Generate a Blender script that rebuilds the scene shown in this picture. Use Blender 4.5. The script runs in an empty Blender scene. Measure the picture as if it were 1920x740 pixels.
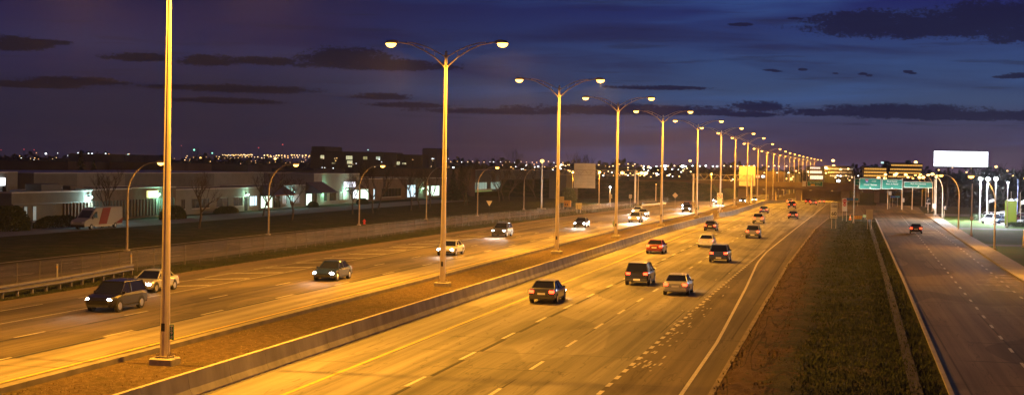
import bpy, math, random
from mathutils import Vector
random.seed(7)
S = bpy.context.scene
COL = S.collection
R_ = math.radians

# ------------------------------------------------------------------ camera
F = 2850.0; ROLL = .017; CAMH = 9.0; VX, VY = 1578.0, 322.0      # measured on the 1920 px wide photograph
TH = math.atan((VX - 960) / F)
PT = math.atan((370 - (VY - (VX - 960) * ROLL)) / F)
FW = Vector((-math.sin(TH) * math.cos(PT), math.cos(TH) * math.cos(PT), -math.sin(PT)))
RT0 = Vector((math.cos(TH), math.sin(TH), 0)); UP0 = RT0.cross(FW)
c_, s_ = math.cos(ROLL), math.sin(ROLL)
RT = c_ * RT0 + s_ * UP0; UP = -s_ * RT0 + c_ * UP0
cam = bpy.data.cameras.new('camera'); camo = bpy.data.objects.new('camera', cam); COL.objects.link(camo)
from mathutils import Matrix
M3 = Matrix((RT, UP, -FW)).transposed().to_4x4(); M3.translation = Vector((0, 0, CAMH)); camo.matrix_world = M3
cam.sensor_width = 36; cam.lens = 36 * F / 1920; cam.clip_start = .5; cam.clip_end = 12000
S.camera = camo

def ray(x, y): return FW + RT * ((x - 960) / F) - UP * ((y - 370) / F)
def gnd(x, y, z=0):
    d = ray(x, y); t = (z - CAMH) / d.z; return Vector((t * d.x, t * d.y, z))
def atY(x, y, Y):
    d = ray(x, y); t = Y / d.y; return Vector((t * d.x, Y, CAMH + t * d.z))
def atX(x, X, y=330):
    d = ray(x, y); t = X / d.x; return Vector((X, t * d.y, CAMH + t * d.z))

# ------------------------------------------------------------------ world
W = bpy.data.worlds.new('World'); S.world = W; W.use_nodes = True
nt = W.node_tree; nt.nodes.clear(); N = nt.nodes; L = nt.links
def nd(t, **k):
    n = N.new(t)
    for a, b in k.items(): setattr(n, a, b)
    return n
def lk(a, b): L.new(a, b)
def mth(op, a, b=None, c=None, clamp=False):
    n = nd('ShaderNodeMath', operation=op); n.use_clamp = clamp
    for i, v in enumerate((a, b, c)):
        if v is None: continue
        if isinstance(v, (int, float)): n.inputs[i].default_value = v
        else: lk(v, n.inputs[i])
    return n.outputs[0]
def sstep(x, a, b):
    n = nd('ShaderNodeMapRange', interpolation_type='SMOOTHSTEP')
    lk(x, n.inputs[0]); n.inputs[1].default_value = a; n.inputs[2].default_value = b
    return n.outputs[0]
def mixc(f, a, b, mode='MIX'):
    n = nd('ShaderNodeMix', data_type='RGBA', blend_type=mode)
    for i, v in ((0, f), (6, a), (7, b)):
        if isinstance(v, (int, float)): n.inputs[i].default_value = v
        elif isinstance(v, tuple): n.inputs[i].default_value = v + (1,)
        else: lk(v, n.inputs[i])
    return n.outputs[2]
def srgb(r, g, b):
    f = lambda c: (c / 255 / 12.92) if c / 255 <= .04045 else ((c / 255 + .055) / 1.055) ** 2.4
    return (f(r), f(g), f(b))
tc = nd('ShaderNodeTexCoord'); sp = nd('ShaderNodeSeparateXYZ'); lk(tc.outputs['Generated'], sp.inputs[0])
AZ = mth('MULTIPLY', mth('ARCTAN2', sp.outputs[0], sp.outputs[1]), 57.2958)      # degrees, 0 along the road
EL = mth('MULTIPLY', mth('ARCSINE', sp.outputs[2]), 57.2958)
def ramp(x, stops):
    n = nd('ShaderNodeValToRGB'); lk(x, n.inputs[0]); cr = n.color_ramp
    while len(cr.elements) > 1: cr.elements.remove(cr.elements[-1])
    for i, (p, c) in enumerate(stops):
        e = cr.elements[0] if i == 0 else cr.elements.new(p)
        e.position = p; e.color = srgb(*c) + (1,)
    return n.outputs[0]
el8 = mth('DIVIDE', EL, 10.0, clamp=True)
left = ramp(el8, [(0, (44, 37, 56)), (.12, (38, 35, 55)), (.28, (35, 35, 60)), (.42, (39, 41, 76)), (.52, (35, 33, 70)), (.7, (28, 25, 58)), (1, (22, 20, 54))])
right = ramp(el8, [(0, (84, 60, 80)), (.08, (72, 56, 78)), (.18, (64, 62, 92)), (.26, (58, 73, 108)), (.38, (52, 72, 116)), (.5, (43, 58, 108)), (.62, (34, 38, 94)), (1, (22, 24, 82))])
azf = sstep(AZ, -24, -2)
sky = mixc(azf, left, right)
def noise(vec, scale, detail=4, rough=.55, dist=0):
    n = nd('ShaderNodeTexNoise'); lk(vec, n.inputs['Vector']); n.inputs['Scale'].default_value = scale
    n.inputs['Detail'].default_value = detail; n.inputs['Roughness'].default_value = rough; n.inputs['Distortion'].default_value = dist
    return n.outputs[0]
def comb(x, y, z=0.0):
    n = nd('ShaderNodeCombineXYZ')
    for i, v in enumerate((x, y, z)):
        if isinstance(v, (int, float)): n.inputs[i].default_value = v
        else: lk(v, n.inputs[i])
    return n.outputs[0]
vec = comb(mth('MULTIPLY', AZ, .12), EL)
# soft high streaks
vs = comb(mth('MULTIPLY', AZ, .10), mth('ADD', EL, mth('MULTIPLY', AZ, .035)))
st = sstep(noise(vs, .85, 5, .5, .4), .44, .68)
sky = mixc(mth('MULTIPLY', mth('MULTIPLY', st, sstep(EL, 2.4, 4.0)), .8), sky, srgb(34, 30, 66))
br = sstep(noise(comb(mth('ADD', mth('MULTIPLY', AZ, .09), 7.3), mth('ADD', EL, mth('MULTIPLY', AZ, -.04))), .8, 4, .5), .5, .72)
sky = mixc(mth('MULTIPLY', mth('MULTIPLY', br, azf), .45), sky, srgb(62, 96, 156))
lowst = sstep(noise(comb(mth('ADD', mth('MULTIPLY', AZ, .16), 3.1), mth('MULTIPLY', EL, 2.4)), 1.3, 5, .55), .56, .68)
sky = mixc(mth('MULTIPLY', mth('MULTIPLY', lowst, sstep(EL, .9, 1.8)), .42), sky, srgb(34, 31, 52))
# the separate dark clouds
n1 = noise(comb(mth('MULTIPLY', AZ, 1.3), mth('MULTIPLY', EL, 3.0), 5.0), 1.5, 6, .62)
n2 = noise(comb(mth('MULTIPLY', AZ, 4.5), mth('MULTIPLY', EL, 7.5), 2.0), 1.5, 5, .65)
nn = mth('ADD', mth('MULTIPLY', mth('SUBTRACT', n1, .5), 2.4), mth('MULTIPLY', mth('SUBTRACT', n2, .5), 2.4))
mask = None
for (px, py, w, h) in [(650, 112, 80, 18), (700, 124, 130, 9), (745, 122, 60, 9), (390, 116, 46, 10), (255, 109, 50, 7), (500, 116, 56, 7), (25, 84, 60, 12), (80, 80, 50, 5),
                       (1625, 42, 90, 18), (1730, 52, 190, 22), (1860, 38, 110, 26), (2050, 60, 190, 26), (1600, 212, 130, 7), (1690, 208, 130, 10), (1800, 218, 170, 9), (1425, 201, 50, 9),
                       (1230, 165, 80, 4), (770, 198, 70, 5), (720, 182, 50, 6), (930, 210, 140, 5), (1180, 208, 200, 9), (1888, 145, 22, 3), (1908, 142, 24, 4), (1443, 132, 12, 2), (1456, 134, 9, 2), (1505, 131, 7, 2),
                       (1618, 139, 8, 2.5), (1630, 142, 6, 2), (1702, 135, 8, 2.5), (1712, 138, 6, 2), (1566, 138, 5, 1.5), (460, 168, 110, 7), (140, 153, 80, 7), (330, 164, 60, 4), (60, 160, 80, 6), (430, 190, 90, 5), (1400, 215, 60, 5),
                       (1390, 47, 22, 3), (1490, 35, 14, 2)]:
    d = ray(px, py).normalized(); a0 = math.degrees(math.atan2(d.x, d.y)); e0 = math.degrees(math.asin(d.z))
    wa = math.degrees(w * 1.2 / F); we = math.degrees(h * 1.35 / F)
    qa = mth('POWER', mth('DIVIDE', mth('SUBTRACT', AZ, a0), wa), 2.0)
    ev = mth('DIVIDE', mth('SUBTRACT', EL, e0), we)
    low = mth('LESS_THAN', ev, 0.0)                                # flat undersides
    qe = mth('MULTIPLY', mth('POWER', ev, 2.0), mth('ADD', mth('MULTIPLY', low, 1.2), 1.0))
    q = mth('SUBTRACT', 1.0, mth('ADD', qa, qe))
    mask = q if mask is None else mth('MAXIMUM', mask, q)
cm = sstep(mth('ADD', mask, nn), -.2, .45)
cm = mth('MULTIPLY', cm, sstep(mask, -1.3, -.2))
sky = mixc(mth('MULTIPLY', cm, .9), sky, mixc(azf, srgb(20, 16, 30), srgb(26, 24, 54)))
# above the picture: even deep blue; below horizon dark
sky = mixc(sstep(EL, 9, 40), sky, srgb(24, 26, 62))
bg = nd('ShaderNodeBackground'); lk(sky, bg.inputs[0]); bg.inputs[1].default_value = 1.0
ns = nd('ShaderNodeTexSky', sky_type='NISHITA'); ns.sun_disc = False; ns.sun_elevation = R_(-6); ns.sun_rotation = R_(35)
bg2 = nd('ShaderNodeBackground'); lk(ns.outputs[0], bg2.inputs[0]); bg2.inputs[1].default_value = .02
ad = nd('ShaderNodeAddShader'); lk(bg.outputs[0], ad.inputs[0]); lk(bg2.outputs[0], ad.inputs[1])
wo = nd('ShaderNodeOutputWorld'); lk(ad.outputs[0], wo.inputs[0])
W.cycles.sampling_method = 'AUTOMATIC'

S.view_settings.view_transform = 'Standard'; S.view_settings.look = 'None'
S.view_settings.exposure = 0.0; S.view_settings.gamma = 1; S.view_settings.use_curve_mapping = False
S.render.engine = 'CYCLES'; S.cycles.use_denoising = True; S.cycles.max_bounces = 4; S.cycles.transparent_max_bounces = 16
S.cycles.use_light_tree = True; S.cycles.sample_clamp_indirect = 4

SODIUM = (1.0, .415, .03)
SODLENS = (1.0, .5, .09)
KW = 1000.0

# ------------------------------------------------------------------ materials
MATS = {}
def M(name, col, rough=.7, metal=0.0, var=.15, scale=3.0, bump=0.0, emit=None, es=0.0, stretch=None, alpha=None, coat=0, spec=.5):
    if name in MATS: return MATS[name]
    m = bpy.data.materials.new(name); m.use_nodes = True; MATS[name] = m
    t = m.node_tree; p = t.nodes['Principled BSDF']
    p.inputs['Roughness'].default_value = rough; p.inputs['Metallic'].default_value = metal
    p.inputs['Coat Weight'].default_value = coat; p.inputs['Specular IOR Level'].default_value = spec
    g = t.nodes.new('ShaderNodeNewGeometry'); mp = t.nodes.new('ShaderNodeMapping')
    t.links.new(g.outputs['Position'], mp.inputs[0]); mp.inputs['Scale'].default_value = stretch or (1, 1, 1)
    n = t.nodes.new('ShaderNodeTexNoise'); t.links.new(mp.outputs[0], n.inputs['Vector']); n.inputs['Scale'].default_value = scale; n.inputs['Detail'].default_value = 5
    r = t.nodes.new('ShaderNodeMapRange'); t.links.new(n.outputs[0], r.inputs[0]); r.inputs[1].default_value = .25; r.inputs[2].default_value = .75
    r.inputs[3].default_value = 1 - var; r.inputs[4].default_value = 1 + var
    mx = t.nodes.new('ShaderNodeMix'); mx.data_type = 'RGBA'; mx.blend_type = 'MULTIPLY'; mx.inputs[0].default_value = 1
    mx.inputs[6].default_value = tuple(col) + (1,); t.links.new(r.outputs[0], mx.inputs[7]); t.links.new(mx.outputs[2], p.inputs['Base Color'])
    if bump:
        b = t.nodes.new('ShaderNodeBump'); b.inputs['Strength'].default_value = bump; b.inputs['Distance'].default_value = .05
        t.links.new(n.outputs[0], b.inputs['Height']); t.links.new(b.outputs[0], p.inputs['Normal'])
    if emit: p.inputs['Emission Color'].default_value = tuple(emit) + (1,); p.inputs['Emission Strength'].default_value = es
    return m

def surf(name, build, rough=.85, bumpd=.02, bumps=.4, spec=.4):
    """ground material: build(t, X, Y, NZ, MT, MX) returns (colour socket, height socket)"""
    m = bpy.data.materials.new(name); m.use_nodes = True; t = m.node_tree; p = t.nodes['Principled BSDF']; p.inputs['Roughness'].default_value = rough
    p.inputs['Specular IOR Level'].default_value = spec
    g = t.nodes.new('ShaderNodeNewGeometry'); s = t.nodes.new('ShaderNodeSeparateXYZ'); t.links.new(g.outputs['Position'], s.inputs[0])
    def MT(op, a, b=None, cl=False):
        n = t.nodes.new('ShaderNodeMath'); n.operation = op; n.use_clamp = cl
        for i, v in enumerate((a, b)):
            if v is None: continue
            if isinstance(v, (int, float)): n.inputs[i].default_value = v
            else: t.links.new(v, n.inputs[i])
        return n.outputs[0]
    def NZ(sx, sy, sc=1, det=5, rg=.6, off=0, dist=0):
        mp = t.nodes.new('ShaderNodeMapping'); mp.inputs['Scale'].default_value = (sx, sy, 1); mp.inputs['Location'].default_value = (off, off * .7, 0)
        t.links.new(g.outputs['Position'], mp.inputs[0])
        n = t.nodes.new('ShaderNodeTexNoise'); n.inputs['Scale'].default_value = sc; n.inputs['Detail'].default_value = det; n.inputs['Roughness'].default_value = rg
        n.inputs['Distortion'].default_value = dist
        t.links.new(mp.outputs[0], n.inputs['Vector']); return n.outputs[0]
    def SS(x, a, b, lo=0, hi=1):
        n = t.nodes.new('ShaderNodeMapRange'); n.interpolation_type = 'SMOOTHSTEP'; t.links.new(x, n.inputs[0])
        for i, v in ((1, a), (2, b), (3, lo), (4, hi)): n.inputs[i].default_value = v
        return n.outputs[0]
    def MX(f, a, b, mode='MIX'):
        n = t.nodes.new('ShaderNodeMix'); n.data_type = 'RGBA'; n.blend_type = mode
        for i, v in ((0, f), (6, a), (7, b)):
            if isinstance(v, (int, float)): n.inputs[i].default_value = v
            elif isinstance(v, tuple): n.inputs[i].default_value = v + (1,)
            else: t.links.new(v, n.inputs[i])
        return n.outputs[2]
    col, h = build(s.outputs[0], s.outputs[1], MT, NZ, SS, MX)
    t.links.new(col, p.inputs['Base Color'])
    if h is not None:
        b = t.nodes.new('ShaderNodeBump'); b.inputs['Strength'].default_value = bumps; b.inputs['Distance'].default_value = bumpd
        t.links.new(h, b.inputs['Height']); t.links.new(b.outputs[0], p.inputs['Normal'])
    MATS[name] = m
    return m

def road_mat(name, base, x0, lane, slab=0, crack=.6, patch=.5):
    def b(X, Y, MT, NZ, SS, MX):
        streak = NZ(1.6, .012, 1, 6, .65); fine = NZ(9, 9, 1, 4); blot = NZ(.25, .05, 1, 5, .6, 11)
        v = MT('ADD', MT('MULTIPLY', SS(streak, .3, .7), .62), MT('MULTIPLY', fine, .22))
        v = MT('ADD', v, MT('MULTIPLY', SS(blot, .3, .7), .35)); v = MT('ADD', v, .36)
        ph = MT('MULTIPLY', MT('SUBTRACT', X, x0), 2 * math.pi / lane)
        wheel = MT('MULTIPLY', MT('COSINE', ph), -.09)              # lanes polished in the middle, darker beside the lines
        v = MT('ADD', v, wheel)
        seam = MT('ABSOLUTE', MT('SUBTRACT', MT('FRACT', MT('DIVIDE', MT('SUBTRACT', X, x0 + .18), lane)), .5))
        seamn = MT('MULTIPLY', SS(seam, .484, .492), SS(NZ(.5, .05, 1, 3, .5, 3), .46, .52))
        v = MT('MULTIPLY', v, MT('SUBTRACT', 1, MT('MULTIPLY', seamn, .62)))
        if slab:
            fy = MT('ABSOLUTE', MT('SUBTRACT', MT('FRACT', MT('DIVIDE', MT('ADD', Y, MT('MULTIPLY', NZ(.3, .3, 1, 2, .5, 2), .6)), slab)), .5))
            v = MT('MULTIPLY', v, MT('SUBTRACT', 1, MT('MULTIPLY', MT('MULTIPLY', SS(fy, .482, .494), SS(NZ(.15, .1, 1, 2, .5, 21), .45, .6)), crack)))
        pt = SS(NZ(.22, .06, 1, 1, .3, 31), .55, .57)
        v = MT('MULTIPLY', v, MT('SUBTRACT', 1, MT('MULTIPLY', pt, patch * .5)))
        # thin wandering tar lines
        tr = MT('ABSOLUTE', MT('SUBTRACT', NZ(.5, .035, 1, 4, .55, 51), .5))
        v = MT('MULTIPLY', v, MT('ADD', .62, MT('MULTIPLY', SS(tr, .0, .006), .38)))
        return MX(1.0, base, v, 'MULTIPLY'), fine
    return surf(name, b, .78, .012, .35, .2)
M_ROADN = road_mat('carriageway_concrete', (.20, .185, .16), -21.0, 3.75, 6.0, .45, .55)
M_ROADW = road_mat('oncoming_asphalt', (.215, .185, .14), -32.7, 3.8, 12.0, .4, .5)
M_RAMP = road_mat('old_asphalt', (.105, .084, .062), -9.5, 3.75, 9, .45, .4)
M_SERV = road_mat('service_asphalt', (.115, .086, .06), 5.2, 3.4, 8.5, .75, .8)
M_SERVL = road_mat('service_asphalt_left', (.10, .085, .07), -58, 3.6, 11, .5, .6)

def grass_build(dirt_lo, dirt_hi, dirt_bias=0):
    def b(X, Y, MT, NZ, SS, MX):
        n1 = NZ(.35, .35, 1, 6, .65); n2 = NZ(2.2, 1.2, 1, 6, .7, 5); n3 = NZ(10, 6, 1, 3, .6, 9)
        g = MX(SS(n2, .35, .65), (.018, .026, .009), (.050, .058, .020))
        g = MX(MT('MULTIPLY', SS(n1, .45, .6), .7), g, (.078, .066, .032)); g = MX(MT('MULTIPLY', SS(NZ(.12, .5, 1, 5, .7, 41), .5, .6), .5), g, (.018, .022, .008))
        d = MX(SS(n2, .3, .7), (.075, .046, .022), (.15, .098, .052))
        e = MT('ADD', X, MT('MULTIPLY', MT('SUBTRACT', n1, .5), 9.0)); e = MT('ADD', e, MT('MULTIPLY', MT('SUBTRACT', n2, .5), 7.0))
        f = SS(e, dirt_lo, dirt_hi, 1, 0)
        rut = MT('ABSOLUTE', MT('SUBTRACT', NZ(.9, .06, 1, 3, .5, 71, .6), .5)); d = MX(MT('MULTIPLY', SS(rut, .012, .03, 1, 0), .75), d, (.028, .018, .010))
        c = MX(f, g, d)
        return MX(1.0, c, MT('ADD', .62, MT('MULTIPLY', n3, .75)), 'MULTIPLY'), MT('ADD', n3, MT('MULTIPLY', n2, 2.0))
    return b
M_GRASS = surf('grass_cover', grass_build(-1000, -999), .95, .12, .7, .1)
M_ISLAND = surf('island_grass_dirt', grass_build(-3.6, -1.8), .95, .15, .9, .1)
def dirtb(X, Y, MT, NZ, SS, MX):
    n1 = NZ(.5, .3, 1, 6, .7); n2 = NZ(3, 2, 1, 6, .75, 4); n3 = NZ(14, 10, 1, 3, .6, 8)
    c = MX(SS(n2, .3, .7), (.075, .050, .030), (.17, .118, .070)); c = MX(MT('MULTIPLY', SS(n1, .48, .68), .6), c, (.06, .055, .022))
    c = MX(SS(n3, .68, .72), c, (.24, .18, .11))
    return MX(1.0, c, MT('ADD', .5, n3), 'MULTIPLY'), MT('ADD', n3, MT('MULTIPLY', n2, 2.0))
M_DIRT = surf('median_dirt', dirtb, .95, .15, 1.0, .1)
M_CONC = M('barrier_concrete', (.30, .28, .25), .85, var=.35, scale=.9, bump=.3, stretch=(1, 1, .35))
M_CONC2 = M('footing_concrete', (.34, .31, .27), .85, var=.2, scale=5, bump=.3)
M_WALK = M('sidewalk_concrete', (.30, .27, .23), .88, var=.22, scale=.8, bump=.2)
M_WHITE = M('white_paint', (.46, .43, .38), .7, var=.25, scale=4)
M_WORN = M('worn_white_paint', (.40, .37, .31), .8, var=.45, scale=5)
M_YEL = M('yellow_paint', (.50, .34, .05), .75, var=.3, scale=3)
M_TAR = M('tar_filler', (.014, .012, .011), .85, var=.3, scale=3)
M_GALV = M('galvanised_steel', (.66, .57, .42), .38, .4, var=.12, scale=1.5)
M_GALVD = M('weathered_steel', (.36, .30, .24), .55, .5, var=.25, scale=2)
M_DARKM = M('dark_metal', (.05, .05, .05), .5, .4, var=.2)
M_ALU = M('sign_back_aluminium', (.45, .40, .30), .5, .12, var=.12, scale=.8)
M_SIGNG = M('sign_green', (.008, .20, .15), .5, var=.08, scale=2)
M_SIGNW = M('sign_white', (.80, .78, .72), .55, var=.06)
M_SIGNK = M('sign_black', (.02, .02, .02), .6, var=.1)
M_SIGNR = M('sign_red', (.60, .03, .02), .55, var=.1)
M_SIGNY = M('sign_yellow', (.85, .50, .02), .55, var=.1)
M_SIGNB = M('sign_blue', (.03, .12, .45), .55, var=.1)
M_ORANGE = M('barricade_orange', (.85, .22, .02), .6, var=.15)
M_TIRE = M('tyre_rubber', (.02, .02, .02), .85, var=.2)
M_RIM = M('wheel_alloy', (.5, .5, .5), .3, .9, var=.1)
M_GLASS = M('car_glass', (.012, .014, .017), .08, var=.05, spec=.8)
M_BARK = M('bark', (.075, .055, .04), .9, var=.3, scale=6, bump=.4)
M_TWIG = M('twigs', (.07, .052, .038), .9, var=.3, scale=4)
M_NEEDLE = M('conifer_needles', (.018, .03, .014), .9, var=.4, scale=3)
M_HEDGE = M('hedge_leaves', (.03, .045, .018), .9, var=.5, scale=6)
M_SODL = M('sodium_lens', (.9, .7, .4), .4, emit=SODLENS, es=8.0)
M_SODF = M('sodium_lens_far', (.9, .7, .4), .4, emit=(1, .55, .14), es=3)
M_LEDL = M('white_lens', (.9, .9, .9), .4, emit=(.85, .95, 1), es=40)

# ------------------------------------------------------------------ mesh helpers
class MB:
    def __init__(s): s.v = []; s.f = []
    def add(s, vs, fs):
        o = len(s.v); s.v += [tuple(v) for v in vs]; s.f += [tuple(i + o for i in f) for f in fs]; return s
    def box(s, x0, x1, y0, y1, z0, z1):
        return s.add([(x0, y0, z0), (x1, y0, z0), (x1, y1, z0), (x0, y1, z0), (x0, y0, z1), (x1, y0, z1), (x1, y1, z1), (x0, y1, z1)],
                     [(0, 3, 2, 1), (4, 5, 6, 7), (0, 1, 5, 4), (1, 2, 6, 5), (2, 3, 7, 6), (3, 0, 4, 7)])
    def bbox(s, x0, x1, y0, y1, z0, z1, b=.03):
        """box with chamfered vertical and top edges"""
        pts = [(x0 + b, y0), (x1 - b, y0), (x1, y0 + b), (x1, y1 - b), (x1 - b, y1), (x0 + b, y1), (x0, y1 - b), (x0, y0 + b)]
        cx, cy = (x0 + x1) / 2, (y0 + y1) / 2
        top = [(cx + (x - cx) * (1 - b / max(.01, (x1 - x0) / 2)), cy + (y - cy) * (1 - b / max(.01, (y1 - y0) / 2))) for x, y in pts]
        vs = [(x, y, z0) for x, y in pts] + [(x, y, z1 - b) for x, y in pts] + [(x, y, z1) for x, y in top]
        fs = [tuple(range(7, -1, -1)), tuple(range(16, 24))]
        for k in (0, 8):
            fs += [(k + i, k + (i + 1) % 8, k + 8 + (i + 1) % 8, k + 8 + i) for i in range(8)]
        return s.add(vs, fs)
    def tube(s, pts, rad, n=8, cap=True):
        pts = [Vector(p) for p in pts]
        if not isinstance(rad, (list, tuple)): rad = [rad] * len(pts)
        vs = []; prev = None
        for i, p in enumerate(pts):
            d = (pts[min(i + 1, len(pts) - 1)] - pts[max(i - 1, 0)]).normalized()
            if prev is None: a = d.orthogonal().normalized() if abs(d.z) < .99 else Vector((1, 0, 0))
            else: a = (prev - d * prev.dot(d)).normalized()
            prev = a; b = d.cross(a)
            for k in range(n):
                t = 2 * math.pi * (k + .5) / n; vs.append(p + (a * math.cos(t) + b * math.sin(t)) * rad[i])
        fs = [(i * n + k, i * n + (k + 1) % n, (i + 1) * n + (k + 1) % n, (i + 1) * n + k) for i in range(len(pts) - 1) for k in range(n)]
        if cap: fs += [tuple(range(n - 1, -1, -1)), tuple((len(pts) - 1) * n + k for k in range(n))]
        return s.add(vs, fs)
    def quad(s, a, b, c, d): return s.add([a, b, c, d], [(0, 1, 2, 3)])
    def prism(s, prof, axis, a, b):
        """prof: list of 2D points; extruded along axis from a to b"""
        n = len(prof)
        def P(u, v, w): return (w, u, v) if axis == 'x' else ((u, w, v) if axis == 'y' else (u, v, w))
        vs = [P(u, v, a) for u, v in prof] + [P(u, v, b) for u, v in prof]
        return s.add(vs, [tuple(range(n - 1, -1, -1)), tuple(range(n, 2 * n))] + [(i, (i + 1) % n, n + (i + 1) % n, n + i) for i in range(n)])
    def ell(s, c, r, nu=10, nv=6, z0=-1.0, z1=1.0):
        vs = []; 
        for j in range(nv + 1):
            zz = z0 + (z1 - z0) * j / nv; ph = math.asin(max(-1, min(1, zz)))
            for i in range(nu):
                t = 2 * math.pi * i / nu
                vs.append((c[0] + r[0] * math.cos(ph) * math.cos(t), c[1] + r[1] * math.cos(ph) * math.sin(t), c[2] + r[2] * zz))
        fs = [(j * nu + i, j * nu + (i + 1) % nu, (j + 1) * nu + (i + 1) % nu, (j + 1) * nu + i) for j in range(nv) for i in range(nu)]
        fs += [tuple(range(nu - 1, -1, -1)), tuple(nv * nu + i for i in range(nu))]
        return s.add(vs, fs)
    def build(s, name, mat, parent=None, smooth=False):
        me = bpy.data.meshes.new(name); me.from_pydata(s.v, [], s.f); me.materials.append(mat)
        if smooth:
            for p in me.polygons: p.use_smooth = True
        me.update()
        o = bpy.data.objects.new(name, me); COL.objects.link(o)
        if parent is not None: o.parent = parent
        return o
def tag(o, label=None, cat=None, group=None, kind=None):
    if label: o['label'] = label
    if cat: o['category'] = cat
    if group: o['group'] = group
    if kind: o['kind'] = kind
    return o
def thing(name, loc, label, cat, group=None, rz=0):
    o = bpy.data.objects.new(name, None); COL.objects.link(o); o.location = loc; o.rotation_euler = (0, 0, rz); o.empty_display_size = .3
    return tag(o, label, cat, group)
def struct(name, mb, mat, smooth=False): return tag(mb.build(name, mat, None, smooth), kind='structure')
def kids():
    d = {}
    for o in COL.objects:
        if o.parent: d.setdefault(o.parent, []).append(o)
    return d
def copy_tree(o, parent=None, skip=()):
    c = o.copy(); COL.objects.link(c); c.parent = parent
    for ch in [k for k in o.children if k.name.split('.')[0] not in skip]: copy_tree(ch, c, skip)
    return c
def text_mb(txt, size, cx, z, y, align='CENTER', sx=1.0):
    """lettering as flat raised mesh facing -Y"""
    cu = bpy.data.curves.new('lettering', 'FONT'); cu.body = txt; cu.size = size; cu.align_x = align; cu.extrude = .012; cu.resolution_u = 3; cu.offset = size * .018
    o = bpy.data.objects.new('lettering', cu); COL.objects.link(o)
    dg = bpy.context.evaluated_depsgraph_get(); me = bpy.data.meshes.new_from_object(o.evaluated_get(dg))
    mb = MB(); mb.add([(cx + v.co.x * sx, y - v.co.z, z + v.co.y) for v in me.vertices], [tuple(p.vertices) for p in me.polygons])
    bpy.data.objects.remove(o); bpy.data.curves.remove(cu); bpy.data.meshes.remove(me)
    return mb

# ------------------------------------------------------------------ terrain shape
def sm(t): t = max(0., min(1., t)); return t * t * (3 - 2 * t)
def dx(Y): return 3.2 * sm((Y - 200) / 130) + max(0, Y - 330) * .0085      # the road bends gently right
def zg(Y): return -1.9 * sm((Y - 400) / 140)                               # and dips under the far bridge
def rng(a, b, st):
    n = max(1, int(round((b - a) / st))); return [a + (b - a) * i / n for i in range(n + 1)]
def interp(tab, Y):
    if Y <= tab[0][0]: return tab[0][1]
    for (a, va), (b, vb) in zip(tab, tab[1:]):
        if Y <= b: return va + (vb - va) * (Y - a) / (b - a)
    return tab[-1][1]
def strip(x0, x1, y0, y1, z, st=6, mb=None, nx=1):
    mb = mb or MB(); f0 = x0 if callable(x0) else (lambda Y: x0 + dx(Y)); f1 = x1 if callable(x1) else (lambda Y: x1 + dx(Y))
    ys = rng(y0, y1, st); vs = []; fs = []
    for Y in ys:
        for k in range(nx + 1):
            vs.append((f0(Y) + (f1(Y) - f0(Y)) * k / nx, Y, zg(Y) + z))
    w = nx + 1
    for i in range(len(ys) - 1):
        for k in range(nx): fs.append((i * w + k, i * w + k + 1, (i + 1) * w + k + 1, (i + 1) * w + k))
    return mb.add(vs, fs)
def dashes(mb, X, y0, y1, on, cyc, w, z):
    Y = y0
    while Y < y1:
        strip((lambda q, X=X: (X(q) if callable(X) else X + dx(q)) - w / 2), (lambda q, X=X: (X(q) if callable(X) else X + dx(q)) + w / 2), Y, min(Y + on, y1), z, 3, mb); Y += cyc
    return mb
def line(mb, X, y0, y1, w, z, st=6):
    f = X if callable(X) else (lambda q: X + dx(q))
    return strip(lambda q: f(q) - w / 2, lambda q: f(q) + w / 2, y0, y1, z, st, mb)

# ground sheet
g = MB(); ys = [-150, 0] + rng(30, 390, 30) + rng(400, 560, 10) + [700, 1000, 1600, 2500, 4000, 7000]; xs = [-5000, -2500, -1200, -600, -300, -150, -100, -60, -30, 0, 30, 60, 150, 300, 600, 1200, 2500]
vs = [(x, y, zg(y) - .02) for y in ys for x in xs]; w = len(xs)
g.add(vs, [(i * w + k, i * w + k + 1, (i + 1) * w + k + 1, (i + 1) * w + k) for i in range(len(ys) - 1) for k in range(w - 1)])
struct('ground', g, M_GRASS)
# carriageways
edge = [(40, -5.0), (145, -5.0), (240, -4.0), (314, -2.0), (400, 0.5), (900, 5)]
EDG = lambda Y: interp(edge, Y)
RAMPL = lambda Y: interp([(40, -9.3), (110, -9.0), (167, -8.2), (200, -8.2), (900, 0)], Y) if Y < 200 else -8.2 + dx(Y) + .02 * 0
struct('carriageway', strip(-24.2, lambda Y: RAMPL(Y) - .15, 20, 1500, .004, 10), M_ROADN)
struct('exit_lane', strip(lambda Y: RAMPL(Y) - .15, EDG, 20, 560, .004, 6), M_RAMP)
far_l = [(20, -49.6), (90, -50.0), (130, -50.6), (200, -49.6), (260, -48.4), (330, -45.5), (420, -43.5), (560, -42), (1500, -36)]
FARL = lambda Y: interp(far_l, Y)
struct('oncoming_carriageway', strip(FARL, -31.25, 20, 1500, .004, 10), M_ROADW)
M_ROADO = road_mat('older_asphalt', (.135, .108, .08), -32.7, 3.8, 12.0, .4, .5)
struct('oncoming_outer_lanes', strip(lambda Y: FARL(Y) + .05, -36.55, 20, 560, .007, 10), M_ROADO)
struct('median', strip(-31.3, -24.25, 20, 1500, .03, 5, nx=4), M_DIRT)
svl0 = [(20, -69), (180, -69), (264, -63.5), (330, -59), (420, -56), (560, -54), (900, -50)]
svl1 = [(20, -57.6), (240, -57.4), (264, -56), (330, -52), (420, -49.5), (560, -48), (900, -44)]
SL0 = lambda Y: interp(svl0, Y); SL1 = lambda Y: interp(svl1, Y)
struct('left_service_road', strip(SL0, SL1, 20, 560, .004, 8), M_SERVL)
kb = MB(); strip(lambda Y: SL0(Y) - .35, SL0, 20, 420, .12, 8, kb); 
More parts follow.
